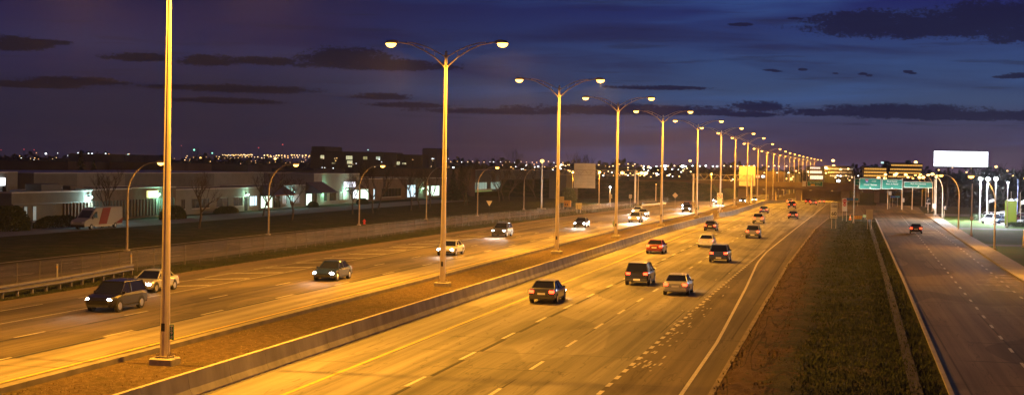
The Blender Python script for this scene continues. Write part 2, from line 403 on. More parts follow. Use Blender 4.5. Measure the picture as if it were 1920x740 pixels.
strip(lambda Y: SL0(Y), lambda Y: SL0(Y) + .02, 20, 420, .06, 8, kb)
struct('left_kerb', kb, M_WALK)
# gravel shoulder of the oncoming side
struct('shoulder', strip(lambda Y: FARL(Y) - 1.4, FARL, 20, 500, .0, 8), M('shoulder_gravel', (.15, .105, .065), .95, var=.4, scale=3, bump=.5))
# the island between the motorway and the right service road
s0 = [(20, 4.2), (64, 4.6), (123, 5.2), (226, 6.0), (304, 6.6), (420, 9), (900, 20)]
SV0 = lambda Y: interp(s0, Y); SV1 = lambda Y: interp([(20, 14.6), (133, 15.0), (224, 16.0), (339, 17.8), (420, 20), (900, 30)], Y)
isl = MB(); ys = rng(20, 318, 2); nxs = 10
vs = []
rr = random.Random(3)
for Y in ys:
    a, b = EDG(Y), SV0(Y) - .15
    if Y > 290: t = math.sqrt(max(0, 1 - ((Y - 290) / 28) ** 2)); m_ = (a + b) / 2 + .8; a, b = m_ + (a - m_) * t, m_ + (b - m_) * t
    for k in range(nxs + 1):
        q = k / nxs; bumpy = 0 if k in (0, nxs) else rr.uniform(-.03, .07) - .25 * math.exp(-((q - .86) / .07) ** 2) + (.10 if q < .35 and k % 2 else 0)
        vs.append((a + (b - a) * q, Y, .10 + bumpy + (-.06 if k == 0 else 0)))
w = nxs + 1
isl.add(vs, [(i * w + k, i * w + k + 1, (i + 1) * w + k + 1, (i + 1) * w + k) for i in range(len(ys) - 1) for k in range(nxs)])
struct('grass_island', isl, M_ISLAND, True)
struct('drainage_path', strip(lambda Y: SV0(Y) - 1.7, lambda Y: SV0(Y) - 1.22, 20, 285, .17, 6), M('path_asphalt', (.030, .027, .025), .9, var=.25, scale=2))
struct('right_service_road', strip(SV0, SV1, 20, 560, .004, 6), M_SERV)
kb = MB(); 
for f, y1 in ((SV0, 300),):
    for Y0, Y1 in zip(rng(20, y1, 6), rng(20, y1, 6)[1:]):
        a, b = f(Y0), f(Y1)
        kb.add([(a - .2, Y0, 0), (a, Y0, 0), (a, Y0, .17), (a - .2, Y0, .19), (b - .2, Y1, 0), (b, Y1, 0), (b, Y1, .17), (b - .2, Y1, .19)], [(1, 5, 6, 2), (2, 6, 7, 3), (0, 3, 7, 4), (0, 1, 2, 3)])
struct('kerb', kb, M_WALK)
eb = MB()
strip(lambda Y: EDG(Y) - .02, lambda Y: EDG(Y) + .22, 20, 300, .115, 4, eb); strip(lambda Y: EDG(Y) - .03, lambda Y: EDG(Y) - .02, 20, 300, .06, 4, eb)
struct('edge_kerb', eb, M('edge_kerb_stone', (.21, .165, .115), .9, var=.4, scale=1.5, bump=.3))
sw = MB()
for Y0, Y1 in zip(rng(20, 345, 2.5), rng(20, 345, 2.5)[1:]):
    a0, a1 = SV1(Y0), SV1(Y1)
    sw.add([(a0, Y0 + .02, 0), (a1, Y1, 0), (a0, Y0 + .02, .14), (a1, Y1, .14), (a0 + 2.2, Y0 + .02, .14), (a1 + 2.2, Y1, .14)], [(0, 2, 3, 1), (2, 4, 5, 3)])
struct('sidewalk', sw, M_WALK)
struct('link_road', strip(lambda Y: EDG(Y) - .5, lambda Y: SV0(Y) + .3, 292, 480, -.004, 6), M_SERV)
# side street and driveways on the right
dr = MB()
for (Y0, Y1) in ((335, 352), (258, 264), (200, 204.5)):
    dr.add([(SV1(Y0) + (2.2 if Y0 < 300 else 0), Y0, .01), (120, Y0 + 8, .01), (120, Y1 + 8, .01), (SV1(Y1) + (2.2 if Y0 < 300 else 0), Y1, .01)], [(0, 1, 2, 3)])
struct('side_streets', dr, M('driveway_asphalt', (.09, .085, .085), .9, var=.2, scale=1))
struct('lawn', MB().add([(SV1(Y) + 2.25 if k == 0 else 110, Y, .004) for Y in (120, 190, 240, 300, 334) for k in (0, 1)], [(2 * i, 2 * i + 1, 2 * i + 3, 2 * i + 2) for i in range(4)]), surf('lawn_grass', lambda X, Y, MT, NZ, SS, MX: (MX(1.0, MX(SS(NZ(.3, .3, 1, 5, .6), .35, .65), (.045, .095, .022), (.075, .10, .03)), MT('ADD', .5, NZ(6, 3, 1, 4, .65, 3)), 'MULTIPLY'), NZ(6, 3, 1, 4, .65, 3)), .95, .08, .6, .1))
struct('dealer_lot', MB().quad((26, 284, .012), (90, 284, .012), (90, 334, .012), (26, 334, .012)), M('lot_asphalt', (.14, .14, .14), .85, var=.2, scale=.5))
struct('parking_lot', MB().quad((-103.5, 150, .01), (-93, 150, .01), (-93, 380, .01), (-103.5, 380, .01)), M('lot_asphalt', (.14, .14, .14)))

# markings
ZM = .012
mk = MB(); line(mk, -21.0, 25, 900, .2, ZM)
struct('yellow_edge_line', mk, M_YEL)
mk = MB()
dashes(mk, -17.15, 59.3 - 27, 520, 3.0, 9.0, .17, ZM); dashes(mk, -13.35, 66 - 36, 520, 3.0, 9.0, .17, ZM)
dashes(mk, lambda Y: interp([(40, -9.4), (110, -9.0), (180, -8.3)], Y), 32, 175, 1.1, 2.3, .2, ZM)
line(mk, lambda Y: interp([(40, -6.0), (80, -6.2), (117, -7.0), (150, -7.9), (170, -8.0), (238, -7.0), (381, -4.6), (520, -3)], Y), 25, 520, .17, ZM)
struct('white_lane_lines', mk, M_WHITE)
mk = MB(); dashes(mk, -16.95, 62.6 - 27, 300, 5.6, 9.0, .2, ZM + .001)
dashes(mk, -36.25, 38, 300, 8.6, 12.0, .30, ZM); dashes(mk, -40.1, 40, 300, 6, 12, .22, ZM)
struct('tar_seams', mk, M_TAR)
mk = MB(); line(mk, -32.75, 25, 900, .16, ZM)
struct('oncoming_yellow_line', mk, M_YEL)
mk = MB()
dashes(mk, -36.5, 47, 520, 3.2, 12, .15, ZM); dashes(mk, -40.35, 45, 520, 3.0, 12, .15, ZM)
line(mk, -44.4, 40, 260, .15, ZM); dashes(mk, -48.1, 60, 250, 5.5, 10, .12, ZM)
for k in range(13):                                                                   # hatching of the merge gore
    Y = 100 + k * 7.2
    mk.add([(-47.7, Y, ZM), (-44.6, Y + 2.6, ZM), (-44.6, Y + 3.4, ZM), (-47.7, Y + .8, ZM)], [(0, 1, 2, 3)])
line(mk, lambda Y: interp([(95, -48.0), (200, -47.2)], Y), 95, 200, .13, ZM)
struct('oncoming_white_lines', mk, M_WORN)
mk = MB()
dashes(mk, lambda Y: interp([(64, 8.4), (97, 8.9), (183, 10.2), (229, 10.9), (330, 12.3)], Y), 62, 330, 1.9, 6.2, .16, ZM)
dashes(mk, lambda Y: interp([(64, 12.3), (90, 12.6), (150, 13.6), (253, 15.0), (330, 15.3)], Y), 60, 300, 1.9, 5.6, .18, ZM)
for (px, py, w_) in ((1735, 435, 3), (1770, 447, 1.6), (1790, 450, 3.2), (1740, 441, 1.6), (1797, 448, 2.2)):
    p = gnd(px, py); mk.box(p.x - w_ / 2, p.x + w_ / 2, p.y, p.y + .5, .004, ZM)
struct('service_road_dashes', mk, M_WORN)
pw = MB(); rr = random.Random(9)
for k in range(34):                                                                   # worn patches where the paint of old arrows scabs off
    p = gnd(1880 + rr.uniform(-34, 30), 527 + rr.uniform(-12, 20)); l = rr.uniform(.3, 2.2)
    if p.x > SV1(p.y) - .3: continue
    pw.add([(p.x - l / 2, p.y, ZM), (p.x + l / 2, p.y + .05, ZM), (p.x + l / 2 - .1, p.y + .28, ZM), (p.x - l / 2 + .1, p.y + .2, ZM)], [(0, 1, 2, 3)])
for k in range(70):
    t = rr.random(); p = gnd(1200 + 165 * t + rr.gauss(0, 9), 690 - 165 * t + rr.gauss(0, 8)); l = rr.uniform(.1, .5)
    pw.add([(p.x, p.y, ZM), (p.x + .09, p.y, ZM), (p.x + .12, p.y + l * 2, ZM), (p.x + .02, p.y + l * 2, ZM)], [(0, 1, 2, 3)])
struct('worn_paint_traces', pw, M_WORN)
mk = MB()
dashes(mk, lambda Y: (SL0(Y) + SL1(Y)) / 2 + 1.7, 60, 350, 3, 9, .13, ZM); dashes(mk, lambda Y: (SL0(Y) + SL1(Y)) / 2 - 2, 64, 350, 3, 18, .12, ZM)
struct('left_service_dashes', mk, M_WORN)
# stones, leaves and litter
def litter(name, fx, y0, y1, n, mat, smin, smax, seed, z0):
    mb = MB(); rr = random.Random(seed)
    for _ in range(n):
        Y = y0 + (y1 - y0) * rr.random() ** 1.6; a, b = fx(Y); X = rr.uniform(a, b); s = rr.uniform(smin, smax); t = rr.uniform(0, 3)
        ca, sa = math.cos(t) * s, math.sin(t) * s
        mb.add([(X - ca, Y - sa, z0), (X + sa, Y - ca, z0), (X + ca, Y + sa, z0), (X - sa, Y + ca, z0), (X, Y, z0 + s * .8)], [(0, 1, 4), (1, 2, 4), (2, 3, 4), (3, 0, 4)])
    return tag(mb.build(name, mat), kind='stuff')
litter('gravel', lambda Y: (-31 + dx(Y), -24.5 + dx(Y)), 48, 260, 3000, M('pale_stones', (.17, .12, .075), .9, var=.5, scale=9), .02, .055, 4, .03)
litter('dirt_clods', lambda Y: (EDG(Y) + .3, EDG(Y) + 3.2), 50, 230, 3000, M('dirt_clod', (.10, .062, .03), .95, var=.4, scale=9), .04, .14, 5, .1)
def blades(name, fx, y0, y1, n, mat, h0, h1, seed, z0=.05):
    mb = MB(); rr = random.Random(seed)
    for _ in range(n):
        Y = y0 + (y1 - y0) * rr.random() ** 1.5; a, b = fx(Y); X = rr.uniform(a, b)
        for k in range(4):
            t = rr.uniform(0, 6.28); h = rr.uniform(h0, h1); wv = h * .22; lx, ly = math.cos(t) * h * .5, math.sin(t) * h * .5
            mb.add([(X - wv * math.sin(t), Y + wv * math.cos(t), z0), (X + wv * math.sin(t), Y - wv * math.cos(t), z0), (X + lx, Y + ly, z0 + h)], [(0, 1, 2)])
    return tag(mb.build(name, mat), kind='stuff')
M_BLADE = M('grass_blades', (.055, .068, .02), .9, var=.5, scale=1.5)
blades('grass', lambda Y: (EDG(Y) + 3.0, SV0(Y) - .4), 56, 280, 15000, M_BLADE, .08, .24, 6)
blades('grass', lambda Y: (-30.8 + dx(Y), -24.8 + dx(Y)), 48, 240, 1500, M('dry_blades', (.16, .10, .045), .9, var=.5, scale=1.5), .04, .10, 16, .02)
blades('grass', lambda Y: (-57.3, -51.5), 75, 250, 7000, M_BLADE, .04, .12, 8, -.02)

blades('weeds', lambda Y: (EDG(Y) + .1, EDG(Y) + 3.6), 50, 240, 1800, M('weed_blades', (.085, .07, .025), .9, var=.5, scale=1.5), .06, .2, 61, .08)
# ------------------------------------------------------------------ concrete barriers and kerb wall of the median
def barrier(name, X, y0, y1, h, label, group):
    o = thing(name, (0, 0, 0), label, 'barrier', group)
    prof = [(-.33, 0), (-.33, .08), (-.20, .32), (-.10, h), (.10, h), (.20, .32), (.33, .08), (.33, 0)]
    ys = rng(y0, y1, 4.0); k = 0
    mb = MB()
    for a, b in zip(ys, ys[1:]):
        xa, xb = X(a), X(b); g_ = .02
        vs = [(xa + u, a + g_, zg(a) + v) for u, v in prof] + [(xb + u, b, zg(b) + v) for u, v in prof]; n = len(prof)
        mb.add(vs, [tuple(range(n - 1, -1, -1)), tuple(range(n, 2 * n))] + [(i, (i + 1) % n, n + (i + 1) % n, n + i) for i in range(n)])
    mb.build('wall', M_CONC, o)
    cp = MB()
    strip(lambda Y: X(Y) - .085, lambda Y: X(Y) + .085, y0, y1, h + .003, 8, cp); cp.build('top_edge', M('barrier_top', (.42, .36, .24), .8, var=.2, scale=2), o)
    return o
barrier('concrete_barrier', lambda Y: -24.3 + dx(Y) * .9 + (max(0, Y - 272) * -.10), 30, 284, .92, 'long grey concrete barrier beside the brown median dirt, nearer of two', 'concrete median barriers')
barrier('concrete_barrier', lambda Y: -24.3 + dx(Y) - (.8 if Y < 300 else 0) * (1 - sm((Y - 286) / 14)), 288, 540, .92, 'short far concrete barrier running on towards the bridge after the gap', 'concrete median barriers')
kw = MB()
for a, b in zip(rng(30, 540, 6), rng(30, 540, 6)[1:]):
    xa, xb = -31.2 + dx(a), -31.2 + dx(b); pr = [(-.22, 0), (-.16, .26), (.14, .26), (.16, 0)]
    vs = [(xa + u, a + .02, zg(a) + v) for u, v in pr] + [(xb + u, b, zg(b) + v) for u, v in pr]
    kw.add(vs, [(3, 2, 1, 0), (4, 5, 6, 7), (0, 1, 5, 4), (1, 2, 6, 5), (2, 3, 7, 6)])
tag(kw.build('median_kerb', M('kerb_wall', (.17, .15, .125), .9, var=.3, scale=1)), kind='structure')

# ------------------------------------------------------------------ lamp posts
def spot(parent, loc, power, col, size=150, blend=.6, rot=(0, 0, 0), rad=.12, name='lamp_light'):
    l = bpy.data.lights.new(name, 'SPOT'); l.energy = power; l.color = col; l.spot_size = R_(size); l.spot_blend = blend; l.shadow_soft_size = rad
    o = bpy.data.objects.new(name, l); COL.objects.link(o); o.parent = parent; o.location = loc; o.rotation_euler = rot; return o
def cobra(parent, x, z, sgn, lens=M_SODL, y=0, k=1.0):
    hb = MB()
    hb.add([(x - sgn * .30 * k, y - .07 * k, z), (x - sgn * .30 * k, y + .07 * k, z), (x - sgn * .30 * k, y + .06 * k, z + .13 * k), (x - sgn * .30 * k, y - .06 * k, z + .13 * k),
            (x, y - .17 * k, z), (x, y + .17 * k, z), (x, y + .12 * k, z + .20 * k), (x, y - .12 * k, z + .20 * k),
            (x + sgn * .42 * k, y - .15 * k, z), (x + sgn * .42 * k, y + .15 * k, z), (x + sgn * .38 * k, y + .09 * k, z + .13 * k), (x + sgn * .38 * k, y - .09 * k, z + .13 * k)],
           [(0, 1, 2, 3), (8, 9, 10, 11)] + [(a + i, a + (i + 1) % 4, a + 4 + (i + 1) % 4, a + 4 + i) for a in (0, 4) for i in range(4)])
    h = hb.build('lamp_head', M_GALVD, parent)
    MB().ell((x + sgn * .12 * k, y, z - .003), (.30 * k, .21 * k, .24 * k), 12, 5, -1, 0).build('lens', lens, h, True)
    return h
def median_post(loc, label):
    o = thing('street_lamp', loc, label, 'street lamp', 'tall double-arm lamp posts along the median')
    MB().bbox(-.55, .55, -.5, .5, 0, .32, .05).build('footing', M_CONC2, o)
    bp = MB().box(-.34, .34, -.34, .34, .36, .40)
    for sx in (-1, 1):
        for sy in (-1, 1): bp.tube([(sx * .27, sy * .27, .31), (sx * .27, sy * .27, .52)], .035, 6)
    for k in range(8):
        a = k * math.pi / 4 + .39
        bp.add([(math.cos(a) * .2, math.sin(a) * .2, .40), (math.cos(a) * .33, math.sin(a) * .33, .40), (math.cos(a) * .2, math.sin(a) * .2, .62), (math.cos(a + .07) * .2, math.sin(a + .07) * .2, .40), (math.cos(a + .07) * .33, math.sin(a + .07) * .33, .40), (math.cos(a + .07) * .2, math.sin(a + .07) * .2, .62)], [(0, 1, 2), (3, 5, 4), (1, 4, 5, 2)])
    bp.build('base_plate', M_GALVD, o)
    pl = MB().tube([(0, 0, .40), (0, 0, 6), (0, 0, 12), (0, 0, 17.3)], [.225, .175, .13, .095], 12); pl.build('pole', M_GALV, o)
    for z in (16.25, 17.0): MB().tube([(0, 0, z - .09), (0, 0, z + .09)], .15, 10).build('arm_clamp', M_GALVD, o)
    MB().tube([(0, 0, 17.3), (0, 0, 17.42)], [.11, .04], 10).build('cap', M_GALVD, o)
    MB().box(-.08, .08, -.25, -.215, 1.5, 1.85).build('access_cover', M_DARKM, o)
    for s in (-1, 1):
        a = MB()
        lo = [(s * .1, 0, 16.25), (s * .9, 0, 16.85 + .12), (s * 1.7, 0, 17.45), (s * 2.6, 0, 17.85), (s * 3.3, 0, 18.0), (s * 3.9, 0, 18.06)]
        up = [(s * .1, 0, 17.0), (s * .8, 0, 17.38), (s * 1.6, 0, 17.75), (s * 2.4, 0, 17.98), (s * 3.0, 0, 18.03)]
        a.tube(lo, [.055, .052, .05, .048, .045, .04], 8); a.tube(up, .038, 8)
        a.tube([(s * .9, 0, 16.97), (s * .85, 0, 17.42)], .025, 6); a.tube([(s * 1.7, 0, 17.45), (s * 1.7, 0, 17.78)], .025, 6)
        a.build('arm', M_GALV, o); cobra(o, s * 4.1, 17.97, s, k=1.35)
        spot(o, (s * 4.2, 0, 17.6), (36 if s > 0 else 46) * KW, SODIUM, 176, .45, (0, R_(-6) * s, 0), .2)
    return o
ordn = ['nearest', 'second', 'third', 'fourth', 'fifth', 'sixth', 'seventh', 'eighth', 'ninth', 'tenth', 'eleventh', 'twelfth', 'thirteenth', 'fourteenth', 'fifteenth', 'sixteenth', 'seventeenth', 'eighteenth', 'nineteenth', 'twentieth', 'twenty-first', 'twenty-second', 'twenty-third', 'twenty-fourth']
posts = [(-28.95, 62), (-28.8, 109), (-28.7, 154.6), (-28.3, 194), (-27.6, 238)]
px_far = [1307, 1351, 1378, 1401, 1420.5, 1437, 1449.5, 1459.5, 1470, 1480, 1488.5, 1497, 1505, 1512, 1519, 1526]
for i, px in enumerate(px_far):
    Y = 283 + 46 * i; posts.append((atY(px, 340, Y).x, Y))
P0 = median_post((posts[0][0], posts[0][1], .02), 'nearest tall steel lamp post, its top cut off by the frame, green kilometre plate')
for i, (X, Y) in enumerate(posts[1:], 1):
    c = copy_tree(P0, skip=('access_cover', 'footing', 'lamp_light') if i > 11 else ()); c.location = (X, Y, zg(Y) + .02)
    if i > 11:
        for s in (-1, 1): spot(c, (s * 4.2, 0, 17.7), 85 * KW, SODIUM, 176, .45)
    c['label'] = 'tall double-arm lamp post on the median, %s post of the row counted from the camera' % ordn[i]
# kilometre marker plates
def km_plate(X, Y, z, label, s=1.0, dxs=.33):
    o = thing('distance_marker', (X + dxs * s, Y - .05, z), label, 'distance marker', 'green kilometre plates on lamp posts')
    MB().bbox(-.10, .10, -.012, .012, 0, .66, .01).build('plate', M_SIGNG, o)
    t = text_mb('KM', .10, 0, .56, -.016)
    for k, ch in enumerate('594'):
        q = text_mb(ch, .19, 0, .395 - k * .17, -.016); t.add(q.v, q.f)
    t.build('lettering', M_SIGNW, o)
    MB().tube([(-.22 * (1 if dxs > 0 else -1), .03, .33), (.0, .03, .33)], .015, 6).build('bracket', M_GALVD, o)
km_plate(posts[0][0], posts[0][1], 1.15, 'small green plate reading KM 5 9 4 on the nearest lamp post')
km_plate(posts[3][0], posts[3][1], 1.5, 'small teal kilometre plate on the fourth lamp post', 1, -.33)
km_plate(posts[5][0], posts[5][1], 1.5, 'small teal kilometre plate on the sixth lamp post', 1, .33)

def side_post(loc, arm, H, label, group, lit=True, power=5.0, rz=0, scale=1.0):
    """curved single-arm roadside lamp, arm to +x"""
    o = thing('street_lamp', loc, label, 'street lamp', group, rz)
    MB().bbox(-.25, .25, -.25, .25, 0, .15, .03).build('footing', M_CONC2, o)
    pts = [(0, 0, .15), (0, 0, H * .35), (0, 0, H * .62)]; rad = [.12, .10, .085]
    for k in range(1, 8):
        t = k / 7 * math.pi / 2; pts.append((arm * (1 - math.cos(t)), 0, H * .62 + H * .38 * math.sin(t) + .05)); rad.append(.08 - .005 * k)
    MB().tube(pts, rad, 10).build('pole', M_GALV if group.startswith('curved lamps on the right') else M_GALVD, o)
    cobra(o, arm + .35, H, 1, M_SODL if lit else M('unlit_lens', (.4, .4, .38), .3), k=1.15)
    if lit: spot(o, (arm + .45, 0, H - .25), power * (.85 if group.startswith('curved lamps along the left') else 2.5) * KW, SODIUM, 174, .4, (0, R_(4), 0), .15)
    return o
GL = 'curved lamps along the left service road'
for (px, py, lit, word) in [(238, 470, 1, 'over the service road behind the white van'), (503, 440, 1, 'in front of the first lit entrance'), (673, 422, 1, 'in front of the white lit sign'),
                       (799, 411, 0, 'unlit, standing between two lit ones'), (895, 405, 1, 'beside the back of the yield sign'), (982, 393, 0, 'unlit, in front of the pale green shop front')]:
    p = gnd(px, py); side_post((p.x, p.y, 0), 3.0, 8.75, 'curved grey lamp post %s, left service road' % word, GL, lit, 4.5)
p = gnd(60, 495)
GR = 'curved lamps on the right service road'
for i, (X, Y, w_) in enumerate([(18.6, 138, 'its pole just outside the frame, arm reaching in'), (18.1, 191, 'nearest whole one at the right sidewalk'), (18.4, 253, 'second whole one at the right sidewalk'),
                                (19.9, 318, 'third whole one, beside the side street'), (21.0, 372, 'fourth whole one, behind the white boulevard sign'), (22.5, 430, 'fifth, beyond the gantry'), (24.5, 490, 'sixth, far beyond the gantry')]):
    side_post((X, Y, zg(Y)), 2.4, 8.75, 'curved single-arm lamp over the right road, ' + w_, GR, True, 5.0, math.pi)
# twin-head white/orange posts and simple straight posts
def plain_pole(name, loc, H, r, label, cat, group=None, head=None, col=(1, 1, 1), power=0, es=40, foot=.3, hz=None, mat=None):
    o = thing(name, loc, label, cat, group)
    MB().tube([(0, 0, 0), (0, 0, H)], [r, r * .7], 8).build('pole', mat or M_GALV, o)
    MB().bbox(-foot, foot, -foot, foot, 0, .25, .04).build('footing', M_CONC2, o)
    if head:
        hb = MB().bbox(-.32, .32, -.22, .22, H, H + .16, .03).build('lamp_head', M_DARKM, o)
        MB().ell((0, 0, H), (head, head * .8, head * .8), 10, 6).build('lens', M('lens_%.2f_%.2f_%.2f_%d' % (col + (es,)), (.9, .9, .9), .4, emit=col, es=(3.0 if col[2] < .5 else 8)), hb, True)
        if power:
            l = bpy.data.lights.new('lamp_light', 'POINT'); l.energy = power * 2.2 * KW; l.color = SODIUM if col[2] < .5 else col; l.shadow_soft_size = .15
            lo = bpy.data.objects.new('lamp_light', l); COL.objects.link(lo); lo.parent = o; lo.location = (0, 0, H - .62)
    return o
ORL = (1, .62, .16)
p = atY(1015, 392, 316); plain_pole('street_lamp', (p.x, 316, 0), 10.2, .2, 'straight thick lamp post on a concrete base left of the sign truss', 'street lamp', None, .45, ORL, 4.5, 40, .8)
p = gnd(1754, 404); plain_pole('street_lamp', (p.x, p.y, 0), 8.3, .2, 'straight thick post with orange lamp beside the side street', 'street lamp', None, .34, ORL, 6, 40, .6)
for (px, Y, zt, w_) in [(1334, 372, 326, 'between the two truss gantries'), (1197, 372, 325, 'right of the single truss post'), (1144, 380, 350, 'low, before the dark embankment'), (1230, 430, 345, 'behind the diamond sign')]:
    p = atY(px, zt, Y); plain_pole('street_lamp', (p.x, Y, zg(Y)), p.z - zg(Y), .13, 'straight distant lamp post %s' % w_, 'street lamp', None, .3 if px != 1230 else .14, ORL if px != 1144 else (.85, .95, 1), 3, 25)

for (px, w_) in ((1074, 'left'), (1124, 'right')):
    p = atY(px, 322, 366); plain_pole('street_lamp', (p.x, 366, 0), p.z, .12, 'slim lamp post with orange lamp at the %s edge of the bare yellow sign back' % w_, 'street lamp', None, .34, ORL, 7, 25)
# ------------------------------------------------------------------ signs
def panel_sign(name, loc, w, h, z0, mat, posts, label, cat='sign', group=None, lines=(), border=None, shapes=(), thick=.05, pr=.04, rz=0, postmat=None):
    """panel facing the camera (-Y); lines: (text,size,cx,z,mat); shapes: (mb,mat,name)"""
    o = thing(name, loc, label, cat, group, rz)
    MB().bbox(-w / 2, w / 2, -thick / 2, thick / 2, z0, z0 + h, .015).build('panel', mat, o)
    y = -thick / 2 - .004
    if border:
        b = .05 if h < 1.5 else .09; m_ = MB()
        for (x0, x1, a, c) in ((-w / 2 + .04, w / 2 - .04, z0 + .04, z0 + .04 + b), (-w / 2 + .04, w / 2 - .04, z0 + h - .04 - b, z0 + h - .04), (-w / 2 + .04, -w / 2 + .04 + b, z0 + .04 + b, z0 + h - .04 - b), (w / 2 - .04 - b, w / 2 - .04, z0 + .04 + b, z0 + h - .04 - b)):
            m_.box(x0, x1, y - .01, y, a, c)
        m_.build('border', border, o)
    for (t_, sz, cx, z, mt) in lines: text_mb(t_, sz, cx, z, y).build('lettering', mt, o)
    for (m_, mt, nm) in shapes: m_.build(nm, mt, o)
    for x in posts: MB().tube([(x, thick, 0), (x, thick, z0 + h * .95)], pr, 8).build('post', postmat or M_GALV, o)
    return o
def disc(cx, z, r, y, n=20, d=.015, rx=None):
    return MB().prism([(cx + (rx or r) * math.cos(2 * math.pi * k / n), z + r * math.sin(2 * math.pi * k / n)) for k in range(n)], 'y', y - d, y)
def arrow_down(cx, z, s, y):
    pts = [(cx, z), (cx + s, z + s * .8), (cx + s * .62, z + s * .8), (cx + s * .3, z + s * .62), (cx + s * .22, z + s * 1.25), (cx - s * .22, z + s * 1.25), (cx - s * .3, z + s * .62), (cx - s * .62, z + s * .8), (cx - s, z + s * .8)]
    return MB().prism(pts, 'y', y - .02, y)
# speed limits
p = gnd(1563, 430)
panel_sign('speed_limit_sign', (p.x, p.y, .1), 1.0, 2.55, 1.65, M_SIGNW, (-.32, .32), 'white double speed sign reading MAXIMUM 100 and MINIMUM 60 on grass', lines=[
    ('MAXIMUM', .19, 0, 3.92, M_SIGNK), ('100', .60, 0, 3.30, M_SIGNK), ('60', .80, 0, 2.10, M_SIGNK), ('MINIMUM', .19, 0, 1.78, M_SIGNK)], border=None,
    shapes=[(MB().box(-.47, .47, -.035, -.026, 2.90, 2.93), M_SIGNK, 'divider')])
p = gnd(1583, 416); y = -.03
panel_sign('no_entry_sign', (p.x, p.y, .1), .86, 2.3, 1.85, M_SIGNW, (-.36, .36), 'white tall panel with red no entry discs on two posts', shapes=[
    (disc(0, 3.66, .36, y), M_SIGNR, 'red_disc'), (MB().box(-.26, .26, -.06, -.046, 3.60, 3.72), M_SIGNW, 'bar'),
    (disc(0, 3.02, .30, y), M_SIGNR, 'red_disc'), (MB().box(-.22, .22, -.06, -.046, 2.97, 3.07), M_SIGNW, 'bar')])
# street-name sign pole
p = gnd(1600, 419)
o = plain_pole('street_name_sign', (p.x, p.y, .1), 8.2, .10, 'tall slim pole carrying blue street name blades on island tip', 'sign', foot=.2)
MB().bbox(-1.25, .15, -.03, .03, 3.95, 4.35, .01).build('name_blade', M_SIGNB, o); MB().box(.15, .75, -.03, .03, 3.98, 4.32).build('name_blade', M('blade_teal', (.02, .22, .30), .5), o)
# box cabinet sign and barricade, cone
p = gnd(1630, 431)
panel_sign('blank_sign', (p.x, p.y, .1), 1.0, 1.55, 1.55, M_ALU, (-.3, .3), 'bare grey back of a square sign beside the service road', cat='sign')
p = gnd(1608, 415)
o = thing('barricade', (p.x, p.y, .1), 'orange striped barricade board on two short legs at island tip', 'barricade')
MB().box(-.75, .75, -.03, .03, .35, .95).build('board', M_SIGNY, o)
m_ = MB()
for k in range(4): m_.prism([(-.6 + k * .38, .36), (-.45 + k * .38, .36), (-.3 + k * .38, .94), (-.45 + k * .38, .94)], 'y', -.037, -.031)
m_.build('stripes', M_ORANGE, o)
for x in (-.6, .6): MB().box(x - .04, x + .04, -.25, .25, 0, .35).build('leg', M_GALVD, o)
p = gnd(1594, 414)
o = thing('traffic_cone', (p.x, p.y, .1), 'orange traffic cone with pale collar left of the barricade', 'cone')
MB().bbox(-.3, .3, -.3, .3, 0, .06, .02).build('base', M_DARKM, o); MB().tube([(0, 0, .06), (0, 0, 1.0)], [.24, .05], 14).build('cone', M_ORANGE, o); MB().tube([(0, 0, .5), (0, 0, .7)], [.158, .115], 14).build('collar', M_SIGNW, o)
p = gnd(1621, 412)
o = thing('sign_board', (p.x, p.y, .1), 'pale green slanting board right of the orange barricade', 'board')
MB().prism([(-.35, .45), (.2, .35), (.35, .75), (-.3, .95)], 'y', -.02, .02).build('panel', M('pale_green', (.45, .62, .35), .6), o); MB().box(-.03, .03, .03, .08, 0, .8).build('leg', M_GALVD, o)
# no-turn sign on the median
p = atY(1349.5, 397, 306)
X_ = atY(1349, 399, 306).x
dg = MB()
for (a, b, w_) in ((( -.30, .30), (.30, -.30), .05),):
    pass
ring = MB()
for k in range(24):
    a, b = 2 * math.pi * k / 24, 2 * math.pi * (k + 1) / 24
    ring.add([(.36 * math.cos(a), -.05, .36 * math.sin(a) + 3.7), (.36 * math.cos(b), -.05, .36 * math.sin(b) + 3.7), (.46 * math.cos(b), -.05, .46 * math.sin(b) + 3.7), (.46 * math.cos(a), -.05, .46 * math.sin(a) + 3.7)], [(0, 1, 2, 3)])
ring.prism([(-.27, 3.91), (-.21, 3.97), (.27, 3.49), (.21, 3.43)], 'y', -.065, -.055)
tn = MB().tube([(-.16, -.045, 3.5), (-.16, -.045, 3.8), (-.1, -.045, 3.9), (.02, -.045, 3.9), (.1, -.045, 3.82), (.1, -.045, 3.62)], .04, 6); tn.prism([(.0, 3.62), (.2, 3.62), (.1, 3.47)], 'y', -.05, -.03)
panel_sign('no_u_turn_sign', (X_, 306, .03), 1.1, 1.25, 3.05, M_SIGNW, (0,), 'white square no U-turn sign with red ring on the median', shapes=[(ring, M_SIGNR, 'red_ring'), (tn, M_SIGNK, 'turn_arrow'), (MB().bbox(-.5, .5, -.02, .02, 2.1, 3.0, .01), M_SIGNW, 'lower_panel')])
